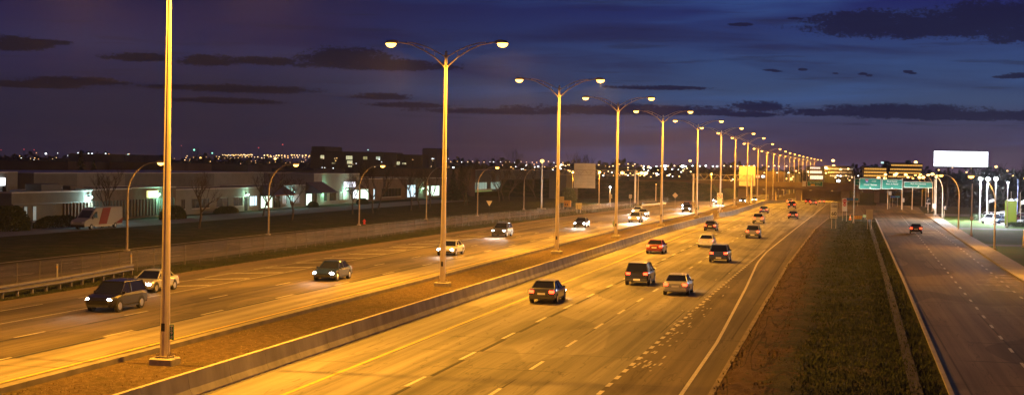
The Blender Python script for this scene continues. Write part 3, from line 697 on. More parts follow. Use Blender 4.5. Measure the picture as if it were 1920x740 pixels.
# yield sign back, diamond
p = gnd(917, 405)
o = thing('yield_sign', (p.x, p.y, 0), 'pale triangular yield sign, point down, by the left fence', 'sign')
MB().prism([(-.55, 2.75), (.55, 2.75), (.06, 1.85), (-.06, 1.85)], 'y', -.02, .02).build('panel', M_SIGNW, o)
m_ = MB(); m_.prism([(-.34, 2.62), (.34, 2.62), (.0, 1.99)], 'y', -.028, -.022); m_.build('centre', M_SIGNW, o); MB().tube([(0, .04, 0), (0, .04, 2.7)], .035, 6).build('post', M_DARKM, o)
p = atY(1266, 366, 330)
o = thing('diamond_sign', (p.x, 330, 0), 'yellow-grey diamond shaped sign before the dark embankment', 'sign')
MB().prism([(0, p.z - .62), (.62, p.z), (0, p.z + .62), (-.62, p.z)], 'y', -.02, .02).build('panel', M('faded_yellow', (.5, .40, .22), .6), o); MB().tube([(0, .04, 0), (0, .04, p.z + .4)], .04, 6).build('post', M_GALVD, o)
# square boards near the left road works
for (px, py, w_, h_, zz, mt, lab) in [(1053, 392, 1.0, 1.35, 1.35, M('board_yellow', (.55, .40, .14), .6), 'upper dull yellow square board behind the second lamp post'), (1085, 399, 1.25, 1.2, .75, M('board_pale', (.62, .52, .28), .6), 'lower pale yellow board on two posts beside the orange fence')]:
    p = gnd(px, py); panel_sign('roadwork_sign', (p.x, p.y, 0), w_, h_, zz, mt, (-.35, .35), lab, cat='sign')
p = gnd(1064, 392)
o = thing('arrow_board', (p.x, p.y, 0), 'yellow roadwork trailer box between the two yellow boards', 'roadwork trailer')
MB().bbox(-.7, .7, -.4, .4, .5, 1.9, .04).build('body', M('trailer_orange', (.55, .28, .05), .6), o); MB().box(-.12, .12, -.415, -.405, .8, 1.2).build('hatch', M_DARKM, o); MB().box(-.5, -.3, -.415, -.405, .8, 1.2).build('hatch', M_DARKM, o)
for x in (-.45, .45): MB().tube([(x - .1, 0, .28), (x + .1, 0, .28)], .28, 12).build('wheel', M_TIRE, o)
for i, (px, py, Y) in enumerate([(1145, 368, 350), (1182, 368, 352), (1693, 375, 372), (1752, 386, 318), (1669, 362, 392)]):
    p = atY(px, py, Y); w_ = .7
    panel_sign('small_sign', (p.x, Y, 0 if Y < 390 else zg(Y)), w_, .9, p.z - .45, M_SIGNW if i > 1 else M_ALU, (0,), ['dim grey plate on a thin post left of the truss post', 'dim grey plate on a thin post nearest the truss post', 'small white plate low on the gantry column', 'small white plate on the thick lamp post', 'white triangular plate under the boulevard sign'][i], cat='sign')
# right side small symbol signs
def grnd_of(Y): return zg(Y)
p = gnd(1740, 399); y = -.03
hk = MB().tube([(-.18, y - .02, 2.5), (-.18, y - .02, 2.9), (-.05, y - .02, 3.1), (.2, y - .02, 3.1)], .07, 6)
panel_sign('turn_sign', (p.x, p.y, 0), 1.0, 1.5, 2.05, M_SIGNK, (0,), 'black square sign with a bent white arrow before the side street', shapes=[(hk, M_SIGNW, 'arrow'), (MB().box(-.5, .5, -.03, -.024, 2.06, 2.3), M_SIGNW, 'lower_panel')])
p = gnd(1770, 408)
panel_sign('lane_sign', (p.x, p.y, 0), 1.0, .9, 1.6, M_SIGNK, (0,), 'black sign with white lane arrows on the right grass', shapes=[(MB().tube([(-.3, -.05, 1.75), (-.3, -.05, 2.35)], .05, 6).tube([(0, -.05, 1.75), (0, -.05, 2.35)], .05, 6).tube([(.15, -.05, 1.75), (.15, -.05, 2.15), (.3, -.05, 2.35)], .05, 6), M_SIGNW, 'arrows')])
for (px, py, bz, lab) in [(1821, 443, 2.3, 'grey post with a small white box on the right lawn'),]:
    p = gnd(px, py); o = plain_pole('utility_post', (p.x, p.y, 0), 7.6, .10, lab, 'post', foot=.2); MB().bbox(-.22, .22, -.3, -.1, bz, bz + .6, .02).build('box', M_SIGNW, o)
p = gnd(1917, 463); o = plain_pole('marker_post', (p.x + .2, p.y, 0), 2.2, .2, 'short thick pale post at the right picture edge on the lawn', 'post', foot=.25)

# the green guide sign gantry on the right
GY = 385.0
g0 = atY(1650, 388, GY).x
def xs_(px, py, Y): q = atY(px, py, Y); return q.x, q.z
gx = thing('sign_gantry', (0, GY, zg(GY)), 'grey steel frame of posts and beams carrying the green boulevard signs', 'gantry')
zb = zg(GY)
for px, top in ((1665, 356), (1692, 334), (1711, 353), (1741, 350), (1753, 336)):
    x, z = xs_(px, top, GY); MB().tube([(x, .3, -.1), (x, .3, z - zb)], .17 if px in (1692, 1753) else .12, 8).build('post', M_GALV, gx)
xa, za = xs_(1612, 345, GY); xb, _ = xs_(1753, 345, GY); bm = MB()
for zz in (5.4, 6.9): bm.tube([(xa, .35, zz - zb), (xb, .35, zz - zb)], .07, 6)
n_ = 18
for k in range(n_): bm.tube([(xa + (xb - xa) * k / n_, .35, (5.4 if k % 2 else 6.9) - zb), (xa + (xb - xa) * (k + 1) / n_, .35, (6.9 if k % 2 else 5.4) - zb)], .035, 5)
bm.build('truss', M_GALVD, gx)
for i in range(7):                                                                     # added white fixtures, none visible, to brighten the green panels
    x = xa + .6 + (xb - xa - 1.6) * i / 6; lb = MB().bbox(x - .35, x + .35, -1.75, -1.45, 4.35 - zb, 4.5 - zb, .02).build('added_sign_light', M_DARKM, gx)
    MB().tube([(x, .3, 4.75 - zb), (x, -1.5, 4.42 - zb)], .03, 5).build('bracket', M_GALVD, gx)
    spot(gx, (x, -1.6, 4.55 - zb), 260, (.95, 1, .96), 150, .6, (R_(150), 0, 0), .1)
def guide(px0, px1, py0, py1, Y, label, lines, arrow=None, shield=False, bg=M_SIGNG, yoff=0):
    x0, z1 = xs_(px0, py0, Y); x1, z0 = xs_(px1, py1, Y); w_, h_ = x1 - x0, z1 - z0
    L_ = [(t, sz * h_, cx * w_, z0 - zg(Y) + zz * h_, M_SIGNW) for (t, sz, cx, zz) in lines]; sh = []
    if arrow == 'down': sh.append((arrow_down(0, z0 - zg(Y) + .07 * h_, .11 * h_, -.032), M_SIGNW, 'arrow'))
    if arrow == 'up':
        s_ = .13 * h_; zc = z0 - zg(Y) + .12 * h_
        sh.append((MB().prism([(-s_, zc), (-s_ * .3, zc), (s_ * .55, zc + s_ * .9), (s_ * .9, zc + s_ * .5), (s_ * 1.1, zc + s_ * 2), (-s_ * .3, zc + s_ * 1.8), (0, zc + s_ * 1.4)], 'y', -.05, -.032), M_SIGNW, 'arrow'))
    if shield:
        cx, zc, r = -.16 * w_, z0 - zg(Y) + .73 * h_, .13 * h_
        sh += [(MB().prism([(cx - r, zc + r), (cx + r, zc + r), (cx + r * 1.05, zc), (cx + r * .6, zc - r), (cx, zc - r * 1.4), (cx - r * .6, zc - r), (cx - r * 1.05, zc)], 'y', -.045, -.032), M_SIGNB, 'shield'),
               (MB().box(cx - r, cx + r, -.06, -.046, zc + r * .45, zc + r), M_SIGNR, 'shield_band'), (text_mb('20', r * 1.1, cx, zc - r * .65, -.05), M_SIGNW, 'lettering')]
    return panel_sign('guide_sign', ((x0 + x1) / 2, Y - .1 + yoff, zg(Y)), w_, h_, z0 - zg(Y), bg, (), label, group='green guide signs on the gantry', lines=L_, border=M_SIGNW, shapes=sh, thick=.06)
guide(1611.5, 1652, 333.5, 355, GY, 'green sign with motorway shield reading OUEST Ottawa / Gatineau', [('OUEST', .13, .17, .68), ('Ottawa / Gatineau', .155, 0, .36)], 'down', True)
guide(1653.5, 1692, 335.5, 355, GY, 'green sign reading Boul. Hymus and Boul. A.-Nobel', [('Boul. Hymus', .19, 0, .72), ('Boul. A.-Nobel', .19, 0, .46)], 'down')
guide(1694.5, 1749, 340, 352.5, GY, 'green sign reading Boul. Henri-Bourassa', [('Boul. Henri-Bourassa', .28, 0, .56)], 'up')
x, z = xs_(1609, 341, 420); panel_sign('guide_sign', (x, 420, zg(420)), 1.8, 1.9, z - zg(420) - 1.0, M_SIGNG, (0,), 'small green sign half hidden left of the Ottawa sign', group='green guide signs on the gantry', border=M_SIGNW, lines=[('E', .5, 0, z - zg(420) - .2, M_SIGNW)])
for px, py in ((1674, 369), (1683, 369)):
    x, z = xs_(px, py, 420); panel_sign('street_name_sign', (x, 420, zg(420)), 1.2, .45, z - zg(420) - .2, M_SIGNB if px < 1680 else M('blade_teal', (.02, .22, .30), .5), (0,), 'small blue-green street blade, %s of two below boulevard signs' % ('left' if px < 1680 else 'right'), cat='sign')

# left truss gantries with bare panel backs
def truss_gantry(Y, pxa, pxb, zt0, zt1, panel, label, plabel, posts):
    z0 = zg(Y); o = thing('sign_gantry', (0, Y, z0), label, 'gantry')
    xa, xb = atY(pxa, 333, Y).x, atY(pxb, 333, Y).x
    for px in posts: x = atY(px, 350, Y).x; MB().tube([(x, 0, -.1), (x, 0, zt1 + .2 - z0)], [.30, .24], 10).build('post', M_GALV, o)
    b = MB(); D = 1.0
    for yy in (-.5, .5):
        for zz in (zt0, zt1): b.tube([(xa, yy, zz - z0), (xb, yy, zz - z0)], .06, 6)
        n = int(abs(xb - xa) / 1.2)
        for k in range(n): b.tube([(xa + (xb - xa) * k / n, yy, (zt0 if k % 2 else zt1) - z0), (xa + (xb - xa) * (k + 1) / n, yy, (zt1 if k % 2 else zt0) - z0)], .035, 5)
    b.build('truss', M_GALVD, o)
    x0, z1 = xs_(panel[0], panel[2], Y); x1, zz0 = xs_(panel[1], panel[3], Y)
    q = thing('blank_sign', ((x0 + x1) / 2, Y + .75, z0), plabel, 'sign', 'bare sign backs on truss gantries')
    w_ = x1 - x0; m_ = MB(); n = 8
    for k in range(n): m_.box(-w_ / 2, w_ / 2, -.03, .03, zz0 - z0 + (z1 - zz0) * k / n + .015, zz0 - z0 + (z1 - zz0) * (k + 1) / n)
    m_.build('panel', M_ALU, q)
    m_ = MB()
    for k in range(4): x = -w_ / 2 + w_ * (k + .5) / 4; m_.box(x - .05, x + .05, -.12, -.035, zz0 - z0 + .1, z1 - z0 - .1)
    m_.build('stiffener', M_ALU, q)
truss_gantry(395, 1044, 1192, 7.0, 8.35, (1076, 1115, 306, 353), 'steel truss gantry over the left service road, one thick round post', 'large bare yellow-lit sign back, left of the two', (1191,))
truss_gantry(430, 1296, 1412, 6.1, 7.6, (1386, 1415.5, 311, 349), 'far steel truss gantry over the oncoming lanes', 'bare sign back high over the far oncoming lanes, right of the two', (1300, 1409))

# ------------------------------------------------------------------ guardrail, fence, marker posts
o = thing('guardrail', (0, 0, 0), 'steel W-beam guardrail ending beside the left hatched lane', 'guardrail')
GX = lambda Y: interp([(60, -52.2), (88, -52.2), (96, -52.6), (109, -54.0), (116, -54.9)], Y)
pr = [(0, .30), (.06, .37), (.06, .46), (-.06, .53), (-.06, .59), (.06, .66), (.06, .75), (0, .82)]
ys = rng(60, 110, 2); vs = [(GX(Y) + u * 1.4, Y, v + .05) for Y in ys for u, v in pr] ; n = len(pr)
m_ = MB().add(vs, [(i * n + k, (i + 1) * n + k, (i + 1) * n + k + 1, i * n + k + 1) for i in range(len(ys) - 1) for k in range(n - 1)]); m_.build('rail', M('dull_rail', (.15, .13, .105), .6, .3, var=.25), o)
for Y in rng(60, 110, 2): MB().box(GX(Y) - .22, GX(Y) - .06, Y - .07, Y + .07, -.02, .78).build('post', MATS['dull_rail'], o)
o = thing('guardrail', (0, 0, 0), 'short white guardrail farther up beside the left fence', 'guardrail')
a, b = atY(1204, 391, 345), atY(1249, 386, 372)
m_ = MB().add([(a.x, 345, .45), (b.x, 372, .45), (b.x, 372, .8), (a.x, 345, .8), (a.x - .08, 345, .45), (b.x - .08, 372, .45), (b.x - .08, 372, .8), (a.x - .08, 345, .8)], [(0, 1, 2, 3), (7, 6, 5, 4), (3, 2, 6, 7), (0, 3, 7, 4), (1, 5, 6, 2)]); m_.build('rail', M('rail_white', (.6, .58, .5), .6), o)
for k in range(5): q = a.lerp(b, k / 4); MB().box(q.x - .2, q.x - .1, 345 + 27 * k / 4 - .06, 345 + 27 * k / 4 + .06, 0, .8).build('post', M_GALVD, o)

FX = lambda Y: interp([(60, -55.2), (150, -55.0), (200, -55.3), (250, -51.6), (330, -45.8), (400, -44)], Y) - .6
fo = thing('chain_link_fence', (0, 0, 0), 'long low chain link fence between carriageway and left service road', 'fence')
fm = bpy.data.materials.new('chain_link'); fm.use_nodes = True; t = fm.node_tree; pb = t.nodes['Principled BSDF']
pb.inputs['Base Color'].default_value = (.33, .28, .22, 1); pb.inputs['Metallic'].default_value = .5; pb.inputs['Roughness'].default_value = .5
ge = t.nodes.new('ShaderNodeNewGeometry'); sx = t.nodes.new('ShaderNodeSeparateXYZ'); t.links.new(ge.outputs['Position'], sx.inputs[0])
def mm(op, a, b=None):
    n = t.nodes.new('ShaderNodeMath'); n.operation = op
    for i, v in enumerate((a, b)):
        if v is None: continue
        if isinstance(v, (int, float)): n.inputs[i].default_value = v
        else: t.links.new(v, n.inputs[i])
    return n.outputs[0]
u_ = mm('ADD', sx.outputs[1], sx.outputs[2]); v_ = mm('SUBTRACT', sx.outputs[1], sx.outputs[2])
wu = mm('LESS_THAN', mm('FRACT', mm('MULTIPLY', u_, 14.0)), .035); wv = mm('LESS_THAN', mm('FRACT', mm('MULTIPLY', v_, 14.0)), .035)
t.links.new(mm('MAXIMUM', wu, wv), pb.inputs['Alpha'])
m_ = MB(); ys = rng(62, 400, 5)
m_.add([(FX(Y), Y, z + zg(Y)) for Y in ys for z in (.03, 1.62)], [(2 * i, 2 * i + 2, 2 * i + 3, 2 * i + 1) for i in range(len(ys) - 1)]); m_.build('mesh', fm, fo)
m_ = MB(); m_.tube([(FX(Y), Y, 1.64) for Y in rng(62, 400, 10)], .010, 6); m_.build('top_rail', M_DARKM, fo)
for k in range(98):
    Y = 62 + 3.05 * k if k < 90 else 62 + 3.05 * 89 + (k - 89) * 7.5
    MB().tube([(FX(Y), Y, -.05), (FX(Y), Y, 1.70)], .036, 6).build('post', M('fence_post_steel', (.16, .14, .12), .7, .3), fo)
for (px, py, ph, lab) in [(107, 529, 27, 'slim pale marker post by the guardrail, leftmost of two'), (246, 505, 30, 'slim pale marker post at the guardrail end')]:
    p = gnd(px, py); o = thing('marker_post', (p.x, p.y, 0), lab, 'marker post'); MB().bbox(-.05, .05, -.04, .04, 0, 1.35, .01).build('post', M_WHITE, o); MB().box(-.052, .052, -.046, -.041, 1.05, 1.2).build('reflector', M_SIGNY, o)

# ------------------------------------------------------------------ trees
def tree_mesh(seed, H, spread=.55, r0=.16, depth=6, cond=1.0, up=.18):
    rr = random.Random(seed); tr = MB(); cr = MB()
    def go(p, d, l, r, lv):
        pts = [p]; q = p.copy(); dd = d.copy()
        for k in range(3):
            dd = (dd + Vector((rr.gauss(0, .13), rr.gauss(0, .13), rr.gauss(up * .4, .08)))).normalized(); q = q + dd * l / 3; pts.append(q.copy())
        (tr if lv < 2 else cr).tube(pts, [r, r * .87, r * .74, r * .62], 7 if lv < 2 else (5 if lv < 4 else 3), cap=False)
        if lv >= depth: return
        for k in range(rr.choice((2, 3, 3)) if lv else 4):
            a = rr.uniform(0, 6.28); s = rr.uniform(.45, .95) * spread * 1.6
            nd_ = (dd + Vector((math.cos(a) * s, math.sin(a) * s, rr.uniform(-.1, .35)))).normalized()
            st = pts[rr.choice((2, 3, 3))] if lv else pts[-1] - Vector((0, 0, rr.uniform(0, l * .3)))
            go(st, nd_, l * rr.uniform(.62, .82), r * .6, lv + 1)
    go(Vector((0, 0, -.1)), Vector((0, 0, 1)), H * .34, r0, 0)
    return tr, cr
def tree(loc, seed, H, label, group=None, r0=.16, name='bare_tree', spread=.55, depth=6):
    o = thing(name, loc, label, 'tree', group, rz=seed * 1.3); a, b = tree_mesh(seed, H, spread, r0, depth)
    a.build('trunk', M_BARK, o); b.build('crown', M_TWIG, o); return o
GT = 'bare trees on the left grass strip'
for i, (px, py, H, lab) in enumerate([(205, 425, 7.5, 'leafless tree rising behind the white van'), (373, 428, 8.2, 'leafless tree with a dark trunk right of the nearest lamp post'), (493, 405, 7.6, 'leaning leafless tree in front of the first lit entrance'),
                        (547, 412, 7.0, 'leafless tree under the cool white wall lamp'), (661, 400, 7.2, 'thin leafless tree left of the third service road lamp'), (699, 399, 9.5, 'leafless tree right of the white lit shop sign, nearer of a pair'), (709, 392, 9.0, 'leafless tree right of the white lit shop sign, farther of a pair'),
                        (770, 394, 8.4, 'leafless tree in front of the bright white shop windows'), (788, 391, 8.2, 'leafless tree just right of the bright white shop windows'), (805, 389, 8.8, 'leafless tree in front of the green-lit doorway'), (877, 384, 9, 'leafless tree right of the second double-arm post'),
                        (936, 377, 10, 'leafless tree before the pale green shop front, leftmost of three'), (944, 376, 9.6, 'leafless tree before the pale green shop front, middle of three'), (955, 376, 10, 'leafless tree before the pale green shop front, rightmost of three'), (1005, 374, 9, 'leafless tree left of the thick straight lamp post'), (870, 384, 9, 'leafless tree left of the green and white low wall')]):
    p = gnd(px, py); tree((p.x, p.y, 0), 11 + i, H, lab, GT, .17)
def conifer(loc, H, seed, label, group=None):
    o = thing('conifer', loc, label, 'tree', group); rr = random.Random(seed)
    MB().tube([(0, 0, -.1), (0, 0, H * .95)], [H * .018, .03], 6).build('trunk', M_BARK, o); m_ = MB()
    for k in range(int(260 + H * 22)):
        z = H * (.08 + .92 * rr.random() ** 1.1); r = (H - z) * .24 + .1; a = rr.uniform(0, 6.28); rd = r * rr.uniform(.35, 1.1); w_ = .16 + r * .25
        c = Vector((math.cos(a) * rd, math.sin(a) * rd, z - rd * .25)); tdir = Vector((math.cos(a), math.sin(a), -.35)); side = Vector((-math.sin(a), math.cos(a), 0))
        m_.add([c - tdir * w_, c + side * w_ * .6 + Vector((0, 0, -.1)), c + tdir * w_ * 1.3, c - side * w_ * .6 + Vector((0, 0, -.1))], [(0, 1, 2), (0, 2, 3)])
    m_.build('crown', M_NEEDLE, o); return o
for i, (px, py, Y, H) in enumerate([(152, 281, 330, 12.0), (176, 300, 340, 9.5), (865, 310, 380, 11), (850, 318, 370, 9)]):
    p = atY(px, py, Y); conifer((p.x, Y, 0), p.z, 31 + i, ['tall dark conifer above the long left building', 'shorter dark conifer right of the tall one', 'dark conifer behind the green-signed shop', 'lower dark conifer left of the green shop sign'][i], 'dark conifers behind the low buildings')
def shrub(name, loc, sx, sy, sz, n, mat, seed, label, cat, group=None):
    o = thing(name, loc, label, cat, group); rr = random.Random(seed); m_ = MB(); st = MB()
    for k in range(7): a = rr.uniform(0, 6.28); st.tube([(0, 0, -.05), (math.cos(a) * sx * .45, math.sin(a) * sy * .45, sz * .7)], .02, 4)
    st.build('stem', M_BARK, o)
    for k in range(n):
        a = rr.uniform(0, 6.28); z = rr.random(); rd = math.sqrt(max(0, 1 - (z * 1.05 - .15) ** 2)) * (.75 + .3 * rr.random()); s = rr.uniform(.05, .12) * (sz ** .5)
        c = Vector((math.cos(a) * sx * rd, math.sin(a) * sy * rd, z * sz)); u = Vector([rr.gauss(0, 1) for _ in range(3)]).normalized(); v = u.orthogonal().normalized()
        m_.add([c - u * s, c + v * s * .7, c + u * s, c - v * s * .7], [(0, 1, 2, 3)])
    m_.build('foliage', mat, o); return o

# ------------------------------------------------------------------ buildings on the left
M_STUC = M('pale_stucco', (.21, .22, .19), .9, var=.12, scale=.7, bump=.1)
M_STUC2 = M('grey_stucco', (.13, .14, .13), .9, var=.15, scale=.6, bump=.1)
M_BRNB = M('brown_block', (.13, .10, .08), .9, var=.2, scale=.8, bump=.1)
M_ROOF = M('roof_gravel', (.09, .08, .075), .95, var=.3, scale=2, bump=.3)
M_TRIM = M('roof_trim', (.42, .42, .40), .6, var=.1)
M_WIN = M('dark_window', (.02, .025, .03), .12, var=.1, spec=.8)
M_FRAME = M('window_frame', (.10, .10, .10), .5, .4)
def LIT(c, s, nm): return M('lit_' + nm, (.6, .6, .6), .5, emit=c, es=s)
L_TEAL = LIT((.12, .5, .6), .28, 'teal'); L_WG = LIT((.72, 1, .78), 1.7, 'pale_green'); L_WH = LIT((.85, .95, 1), 2.6, 'white'); L_CY = LIT((.62, .88, 1), 1.3, 'cyan'); L_Y = LIT((1, .82, .3), 1.2, 'warm'); L_DG = LIT((.15, .34, .26), .16, 'dim_green'); L_BL = LIT((.2, .3, .45), .14, 'dim_blue')
def yX(px, X): return atX(px, X).y
def zX(px, py, X): return atX(px, X, py).z
def bldg(X, px0, px1, ztop, depth, label, wall=M_STUC, zb=0.0, name='commercial_building', back=None, trim=True, group='low commercial buildings on the left'):
    Y0, Y1 = yX(px0, X), yX(px1, X)
    o = thing(name, (X, Y0, 0), label, 'building', group); o['L'] = Y1 - Y0
    MB().box(-depth, 0, 0, Y1 - Y0, -.1, ztop).build('wall', wall, o)
    MB().box(-depth + .3, -.3, .3, Y1 - Y0 - .3, ztop - .001, ztop + .05).build('roof', M_ROOF, o)
    if trim:
        t_ = MB(); l = Y1 - Y0
        t_.box(-.28, .06, -.06, l + .06, ztop - .02, ztop + .16); t_.box(-depth - .06, -depth + .28, -.06, l + .06, ztop - .02, ztop + .16)
        t_.box(-depth + .28, -.28, -.06, .28, ztop - .02, ztop + .16); t_.box(-depth + .28, -.28, l - .28, l + .06, ztop - .02, ztop + .16); t_.build('coping', M_TRIM, o)
    if back:      # higher hall behind: (setback, ztop2, wall, px offsets)
        sb, zt, wl = back
        MB().box(-depth - 26, -sb, -.5, Y1 - Y0 - .02, 0, zt).build('upper_wall', wl, o)
        MB().box(-depth - 26.05, -sb + .07, -.55, Y1 - Y0 + .03, zt, zt + .14).build('coping', M_TRIM, o)
    o['Xf'] = X; o['Y0'] = Y0
    return o
def win(o, pxa, pxb, za, zb_, pane=M_WIN, mull=2, name='window', sill=True):
    X, Y0 = o['Xf'], o['Y0']; ya, yb = yX(pxa, X) - Y0, yX(pxb, X) - Y0
    f = MB(); t_ = .09
    f.box(.002, .08, ya, yb, za, za + t_); f.box(.002, .08, ya, yb, zb_ - t_, zb_); f.box(.002, .08, ya, ya + t_, za + t_, zb_ - t_); f.box(.002, .08, yb - t_, yb, za + t_, zb_ - t_)
    for k in range(1, mull): y = ya + (yb - ya) * k / mull; f.box(.003, .075, y - .04, y + .04, za + t_, zb_ - t_)
    w_ = f.build(name, M_FRAME, o)
    MB().box(-.02, .03, ya + t_ / 2, yb - t_ / 2, za + t_ / 2, zb_ - t_ / 2).build('pane', pane, w_)
    if sill: MB().box(.002, .16, ya - .1, yb + .1, za - .14, za - .002).build('sill', M_TRIM, w_)
    return w_
def walllamp(px, py, X, col, power, label, r=.22, es=30):
    q = atX(px, X + .5, py)
    o = thing('wall_lamp', (q.x, q.y, q.z), label, 'wall lamp', 'wall lamps on the left buildings')
    MB().bbox(-.5, .05, -.14, .14, .1, .3, .03).build('housing', M_DARKM, o)
    MB().ell((0, 0, 0), (r, r, r * .8), 10, 6).build('lens', M('wl_%.2f%.2f%.2f' % col, (.9, .9, .9), .4, emit=col, es=es), o, True)
    l = bpy.data.lights.new('lamp_light', 'POINT'); l.energy = power; l.color = col; l.shadow_soft_size = .25; lo = bpy.data.objects.new('lamp_light', l); COL.objects.link(lo); lo.parent = o; lo.location = (.45, 0, -.25)
    return o
# building A, the corner unit with the rounded end and vertical window slots
A0 = bldg(-112, -60, 13, 6.9, 14, 'dark two-storey wing with a bright sign at the left edge', M_STUC2)
sg = MB().bbox(.02, .3, yX(-30, -112) - A0['Y0'], yX(6.5, -112) - A0['Y0'], 5.2, 6.25, .03); sg.build('sign', LIT((.9, .95, 1), 3, 'signwhite'), A0)
A = bldg(-103.5, 22, 172, 4.45, 9, 'grey unit with upright teal-lit windows behind the hedge', M_STUC2, back=(11.5, 6.9, M_STUC))
for a, b, pm in ((31, 35.5, M_WIN), (44.5, 52, L_TEAL), (61, 69, L_TEAL)): win(A, a, b, .75, 2.75, pm, 1)
fas = MB(); fas.box(.002, .25, 0, A['L'], 2.95, 3.05); fas.build('ledge', M_FRAME, A)
ps = MB()
for k in range(16):
    y = yX(118, -103.5) - A['Y0'] + k * .95
    if y < A['L'] - .3: ps.box(.003, .28, y, y + .35, .3, 2.9)
ps.build('pilaster', M_BRNB, A)
for q_ in ((-5, -2.6, 12, 17, 4.5, 5.5), (-5, -3.5, 17.6, 19, 4.5, 5.3), (-4.6, -4, 5.5, 6.3, 4.5, 5.2), (-6, -4.8, 24, 25.5, 4.5, 5.1)): MB().bbox(*q_, .04).build('roof_unit', M_DARKM, A)
B = bldg(-106, 173, 246, 4.5, 8, 'dark unit with closely spaced piers behind the van', M_BRNB, back=(9, 6.75, M_STUC2))
ps = MB()
for k in range(34):
    y = k * 1.05 + .4
    if y < B['L'] - .3: ps.box(.003, .25, y, y + .42, .25, 2.9)
ps.build('pilaster', M_STUC2, B)
C = bldg(-106.5, 246, 330, 4.6, 8, 'dark unit with a yellow lit sign and a green wall lamp', M_BRNB, back=(9, 6.75, M_STUC))
MB().bbox(.02, .28, yX(275, -106.5) - C['Y0'], yX(294.5, -106.5) - C['Y0'], zX(285, 370, -106.5), zX(285, 357, -106.5), .03).build('sign', LIT((.95, .95, .35), 1.15, 'signyellow'), C)
ps = MB()
for k in range(26):
    y = k * 1.1 + .6
    if y < C['L'] - .3: ps.box(.003, .25, y, y + .4, .3, 2.9)
ps.build('pilaster', M_STUC2, C)
D = bldg(-107, 330, 486, 4.15, 8, 'long pale stucco unit with dark square windows', M_STUC, back=(9, 6.7, M_STUC2))
for a, b in ((340, 347), (360, 374), (377, 392), (407, 428), (439, 455)): win(D, a, b, .95, 2.6)
win(D, 468, 482, .8, 2.7, L_CY, 3)
Dd = MB().box(.003, .1, yX(459, -107) - D['Y0'], yX(464, -107) - D['Y0'], 0, 2.6); Dd.build('door', M_WIN, D)
def entrance(px0, px1, X, zt, pane, label, wallm=M_STUC, back=None, dark=None):
    o = bldg(X, px0, px1, zt, 8, label, wallm, back=back)
    return o
E_ = bldg(-108, 487, 572, 4.3, 8, 'pale unit with a glowing glass entrance under a sloping canopy', M_STUC, back=(9, 6.75, M_STUC))
win(E_, 489, 511, .15, 2.55, L_WG, 5, 'glass_entrance', False); win(E_, 514, 526, .1, 2.55, M_WIN, 4, 'glass_entrance', False); win(E_, 529, 537, .8, 2.5, L_BL, 2); win(E_, 548, 562, .9, 2.65, L_BL, 4)
X = -108; Y0 = E_['Y0']; ya, yb = yX(488, X) - Y0, yX(527, X) - Y0
MB().add([(0.01, ya, 4.6), (0.01, yb, 4.6), (3.2, yb, 2.8), (3.2, ya, 2.8), (0.01, ya, 2.62), (0.01, yb, 2.62), (3.2, yb, 2.62), (3.2, ya, 2.62)], [(0, 3, 2, 1), (3, 7, 6, 2), (4, 5, 6, 7), (0, 4, 7, 3), (1, 2, 6, 5)]).build('canopy', M('canopy_cloth', (.07, .06, .10), .8, var=.2), E_)
MB().box(3.2, 3.26, ya, yb, 2.6, 2.82).build('canopy_edge', M('canopy_red', (.25, .07, .03), .7), E_)
F_ = bldg(-109, 573, 588, 4.2, 8, 'recessed entrance bay glowing pale green beside the second canopy', M_STUC2)
win(F_, 574, 585, .1, 2.6, L_WG, 1, 'glass_entrance', False)
X = -109; Y0 = F_['Y0']; ya, yb = .1, yX(604, X) - Y0
MB().add([(0.01, ya, 5.0), (0.01, yb, 5.0), (3.6, yb, 2.9), (3.6, ya, 2.9), (0.01, ya, 2.7), (0.01, yb, 2.7), (3.6, yb, 2.7), (3.6, ya, 2.7)], [(0, 3, 2, 1), (3, 7, 6, 2), (4, 5, 6, 7), (0, 4, 7, 3), (1, 2, 6, 5)]).build('canopy', M('canopy_cloth', (.07, .06, .10), .8), F_)
G = bldg(-109, 589, 674, 6.6, 16, 'taller pale building with a white lit sign and two green lamps', M('white_stucco', (.32, .33, .30), .9, var=.1, scale=.6))
for a, b, pm in ((590, 594, M_WIN), (608, 613, M_WIN), (618.5, 630, M_WIN), (636, 655, L_DG)): win(G, a, b, .8, 2.75, pm, 3)
win(G, 662, 669, 1.0, 3.0, L_WH, 1); win(G, 669.5, 673, .8, 3.0, L_WG, 1)
MB().bbox(.02, .3, yX(645, -109) - G['Y0'], yX(664.5, -109) - G['Y0'], zX(655, 350.5, -109), zX(655, 341, -109), .04).build('sign', LIT((.85, .85, 1), 2.6, 'signviolet'), G)
H_ = bldg(-111, 675, 760, 5.3, 16, 'dim brown unit behind the pair of bare trees', M_BRNB)
win(H_, 676, 691, .4, 3.0, L_WG, 3, 'shop_window', False); win(H_, 700, 703, .4, 3.0, L_CY, 1); win(H_, 716, 752, .8, 3.0, M_WIN, 6)
I_ = bldg(-112, 761, 838, 5.2, 16, 'dim unit with tall bright white windows and a green-lit doorway', M_BRNB)
win(I_, 763.5, 779, .3, 3.6, L_CY, 2, 'shop_window', False); win(I_, 800, 804, .6, 3.2, L_WG, 1); win(I_, 807, 824, .3, 3.2, L_WG, 2, 'shop_window', False)
J_ = bldg(-113, 839, 852, 6.0, 10, 'narrow unit carrying a yellow-green lit sign', M_BRNB)
MB().bbox(.02, .3, .3, J_['L'] - .2, 4.5, 5.6, .04).build('sign', LIT((.55, 1, .12), 1.6, 'signgreen'), J_)
K_ = bldg(-122, 853, 1048, 7.4, 20, 'wide shop building with a pale green glowing ground floor', M('teal_grey_wall', (.16, .20, .18), .9, var=.2, scale=.3))
